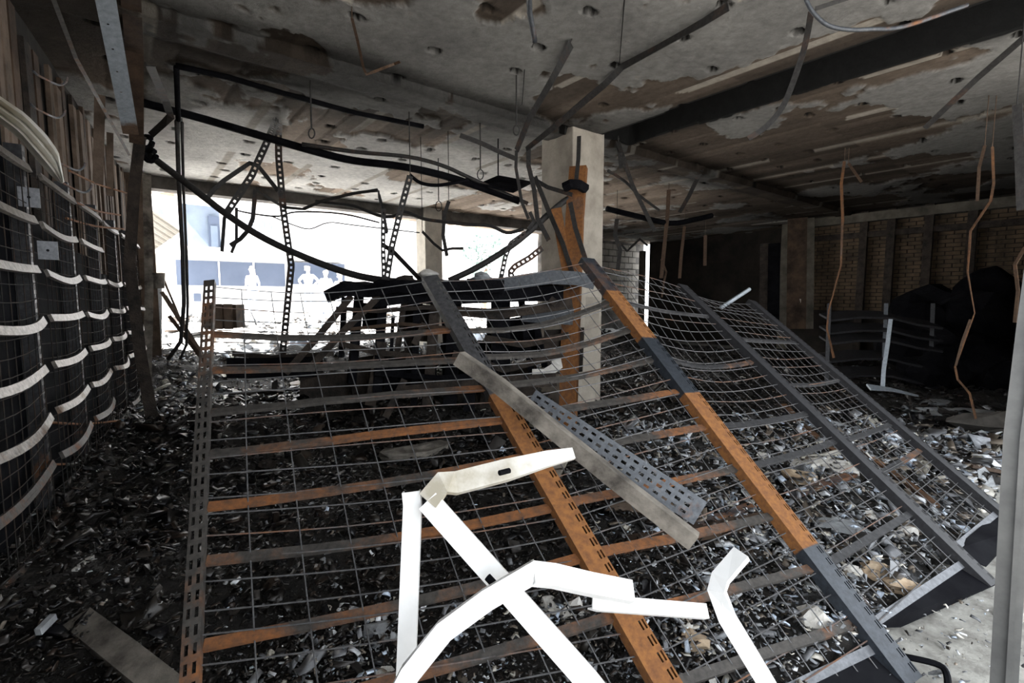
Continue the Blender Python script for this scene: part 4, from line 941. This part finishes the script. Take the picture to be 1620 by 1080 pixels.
for k, (x0, y0, r, sq, m_, lb) in enumerate(pieces):
    p = Pz(x0, y0, .10); z = max(float(moundh(np.array([p.x]), np.array([p.y]))[0]), 0)
    p = Pz(x0, y0, z+r*sq[2]*.5)
    q = lump(p, r, 60+k, sq, 2)
    yaw = random.uniform(-.6, .6); R = Matrix.Rotation(yaw, 3, 'Z'); q.v = [R @ (v-p)+p for v in q.v]
    T('debris_piece', lb, 'debris', q, m_, 'larger pieces among the debris')
# planks and bars among the debris on the right
for k, (pa, w, m_, lb) in enumerate((
    ([(1250, 665), (1330, 720), (1400, 765)], .05, M_copper, 'long orange brown lath under the last bay'),
    ([(1330, 690), (1430, 760), (1480, 800)], .05, M_copper, 'second long brown lath under the last bay'),
    ([(1240, 640), (1300, 700)], .06, M_copper, 'brown lath end behind the black upright'),
    ([(1250, 785), (1350, 750)], .06, M_grey, 'grey bar lying across under the third bay'),
    ([(1105, 830), (1190, 800)], .06, M_grey, 'grey bar lying left of the orange upright foot'),
    ([(945, 880), (1060, 848)], .05, M_grey, 'grey bar under the end of the ash coated beam'),
    ([(1530, 735), (1610, 750)], .08, M_plank, 'brown plank among bright debris near the door frame'),
    ([(1000, 860), (1220, 820)], .14, M_plank, 'yellow brown sooty board under the second bay'),
    ([(870, 760), (905, 700)], .10, M_conc, 'pale broken lath under the second bay'),
    ([(60, 1000), (85, 975)], .02, M_ash, 'pale splinter beside the timber offcut'),
    ([(118, 905), (145, 882)], .022, M_plaster, 'bright splinter on the char left of the rack'))):
    pts = [Pz(x, y, max(float(moundh(*[np.array([c_]) for c_ in Pz(x, y, .1).to_tuple()[:2]])[0]), 0)+.035) for x, y in pa]
    T('loose_lath', lb, 'lath', MB().sweep(pts, flat(w, .025), (0, 0, 1), rust=.5), m_)
# individually placed flakes, largest ones in view
r4 = random.Random(17); protos = []
for k in range(9):
    q = MB(); L, w, t = r4.uniform(.5, .8), r4.uniform(.22, .42), .03
    n1 = r4.randint(5, 7); ring = [(math.cos(2*math.pi*i/n1)*L*r4.uniform(.6, 1), math.sin(2*math.pi*i/n1)*w*r4.uniform(.6, 1)) for i in range(n1)]
    bd = r4.uniform(-.25, .3)
    q.add([Vector((x, y, t+bd*x*x)) for x, y in ring]+[Vector((x*.96, y*.96, bd*x*x)) for x, y in ring], [tuple(range(n1)), tuple(range(2*n1-1, n1-1, -1))]+[(i, i+n1, (i+1) % n1+n1, (i+1) % n1) for i in range(n1)])
    protos.append(q)
kinds = [('charred_flake', 'flat black charred flake lying on the debris bed', M_wood, 'large charred flakes on the floor'),
         ('ash_flake', 'flat grey ash coated flake lying on the debris bed', M_ash, 'large grey flakes on the floor'),
         ('plaster_flake', 'flat white plaster flake lying on the debris bed', M_plaster, 'large white flakes on the floor')]
src = {}
for kk, (nm, lb, m_, gp) in enumerate(kinds):
    for k, q in enumerate(protos):
        me = bpy.data.meshes.new(nm); me.from_pydata([tuple(v) for v in q.v], [], q.f); me.materials.append(m_); src[kk, k] = me
fx, fy = scatter(270, np.random.RandomState(9), 1.1, 6.5)
ap = ash_lit_prob(fx, fy)
for x, y, a_ in zip(fx, fy, ap):
    u = r4.random(); kk = 2 if u < a_*.35 else 1 if u < a_ else 0
    nm, lb, m_, gp = kinds[kk]; o = bpy.data.objects.new(nm, src[kk, r4.randrange(9)]); COL.objects.link(o)
    sc_ = r4.uniform(.05, .12)*max(.6, min(1.4, math.hypot(x, y)/3))
    o.location = (x, y, max(float(moundh(np.array([x]), np.array([y]))[0]), 0)+.03); o.scale = (sc_,)*3
    o.rotation_euler = (r4.gauss(0, .25), r4.gauss(0, .25), r4.uniform(0, 6.28))
    tag(o, lb, 'flake', gp)
tree('pale tree glaring behind the shopfront pillar', 765, 400, 22, 1.1, 2)
tree('pale tree over the heads of the people', 640, 420, 24, .9, 3)
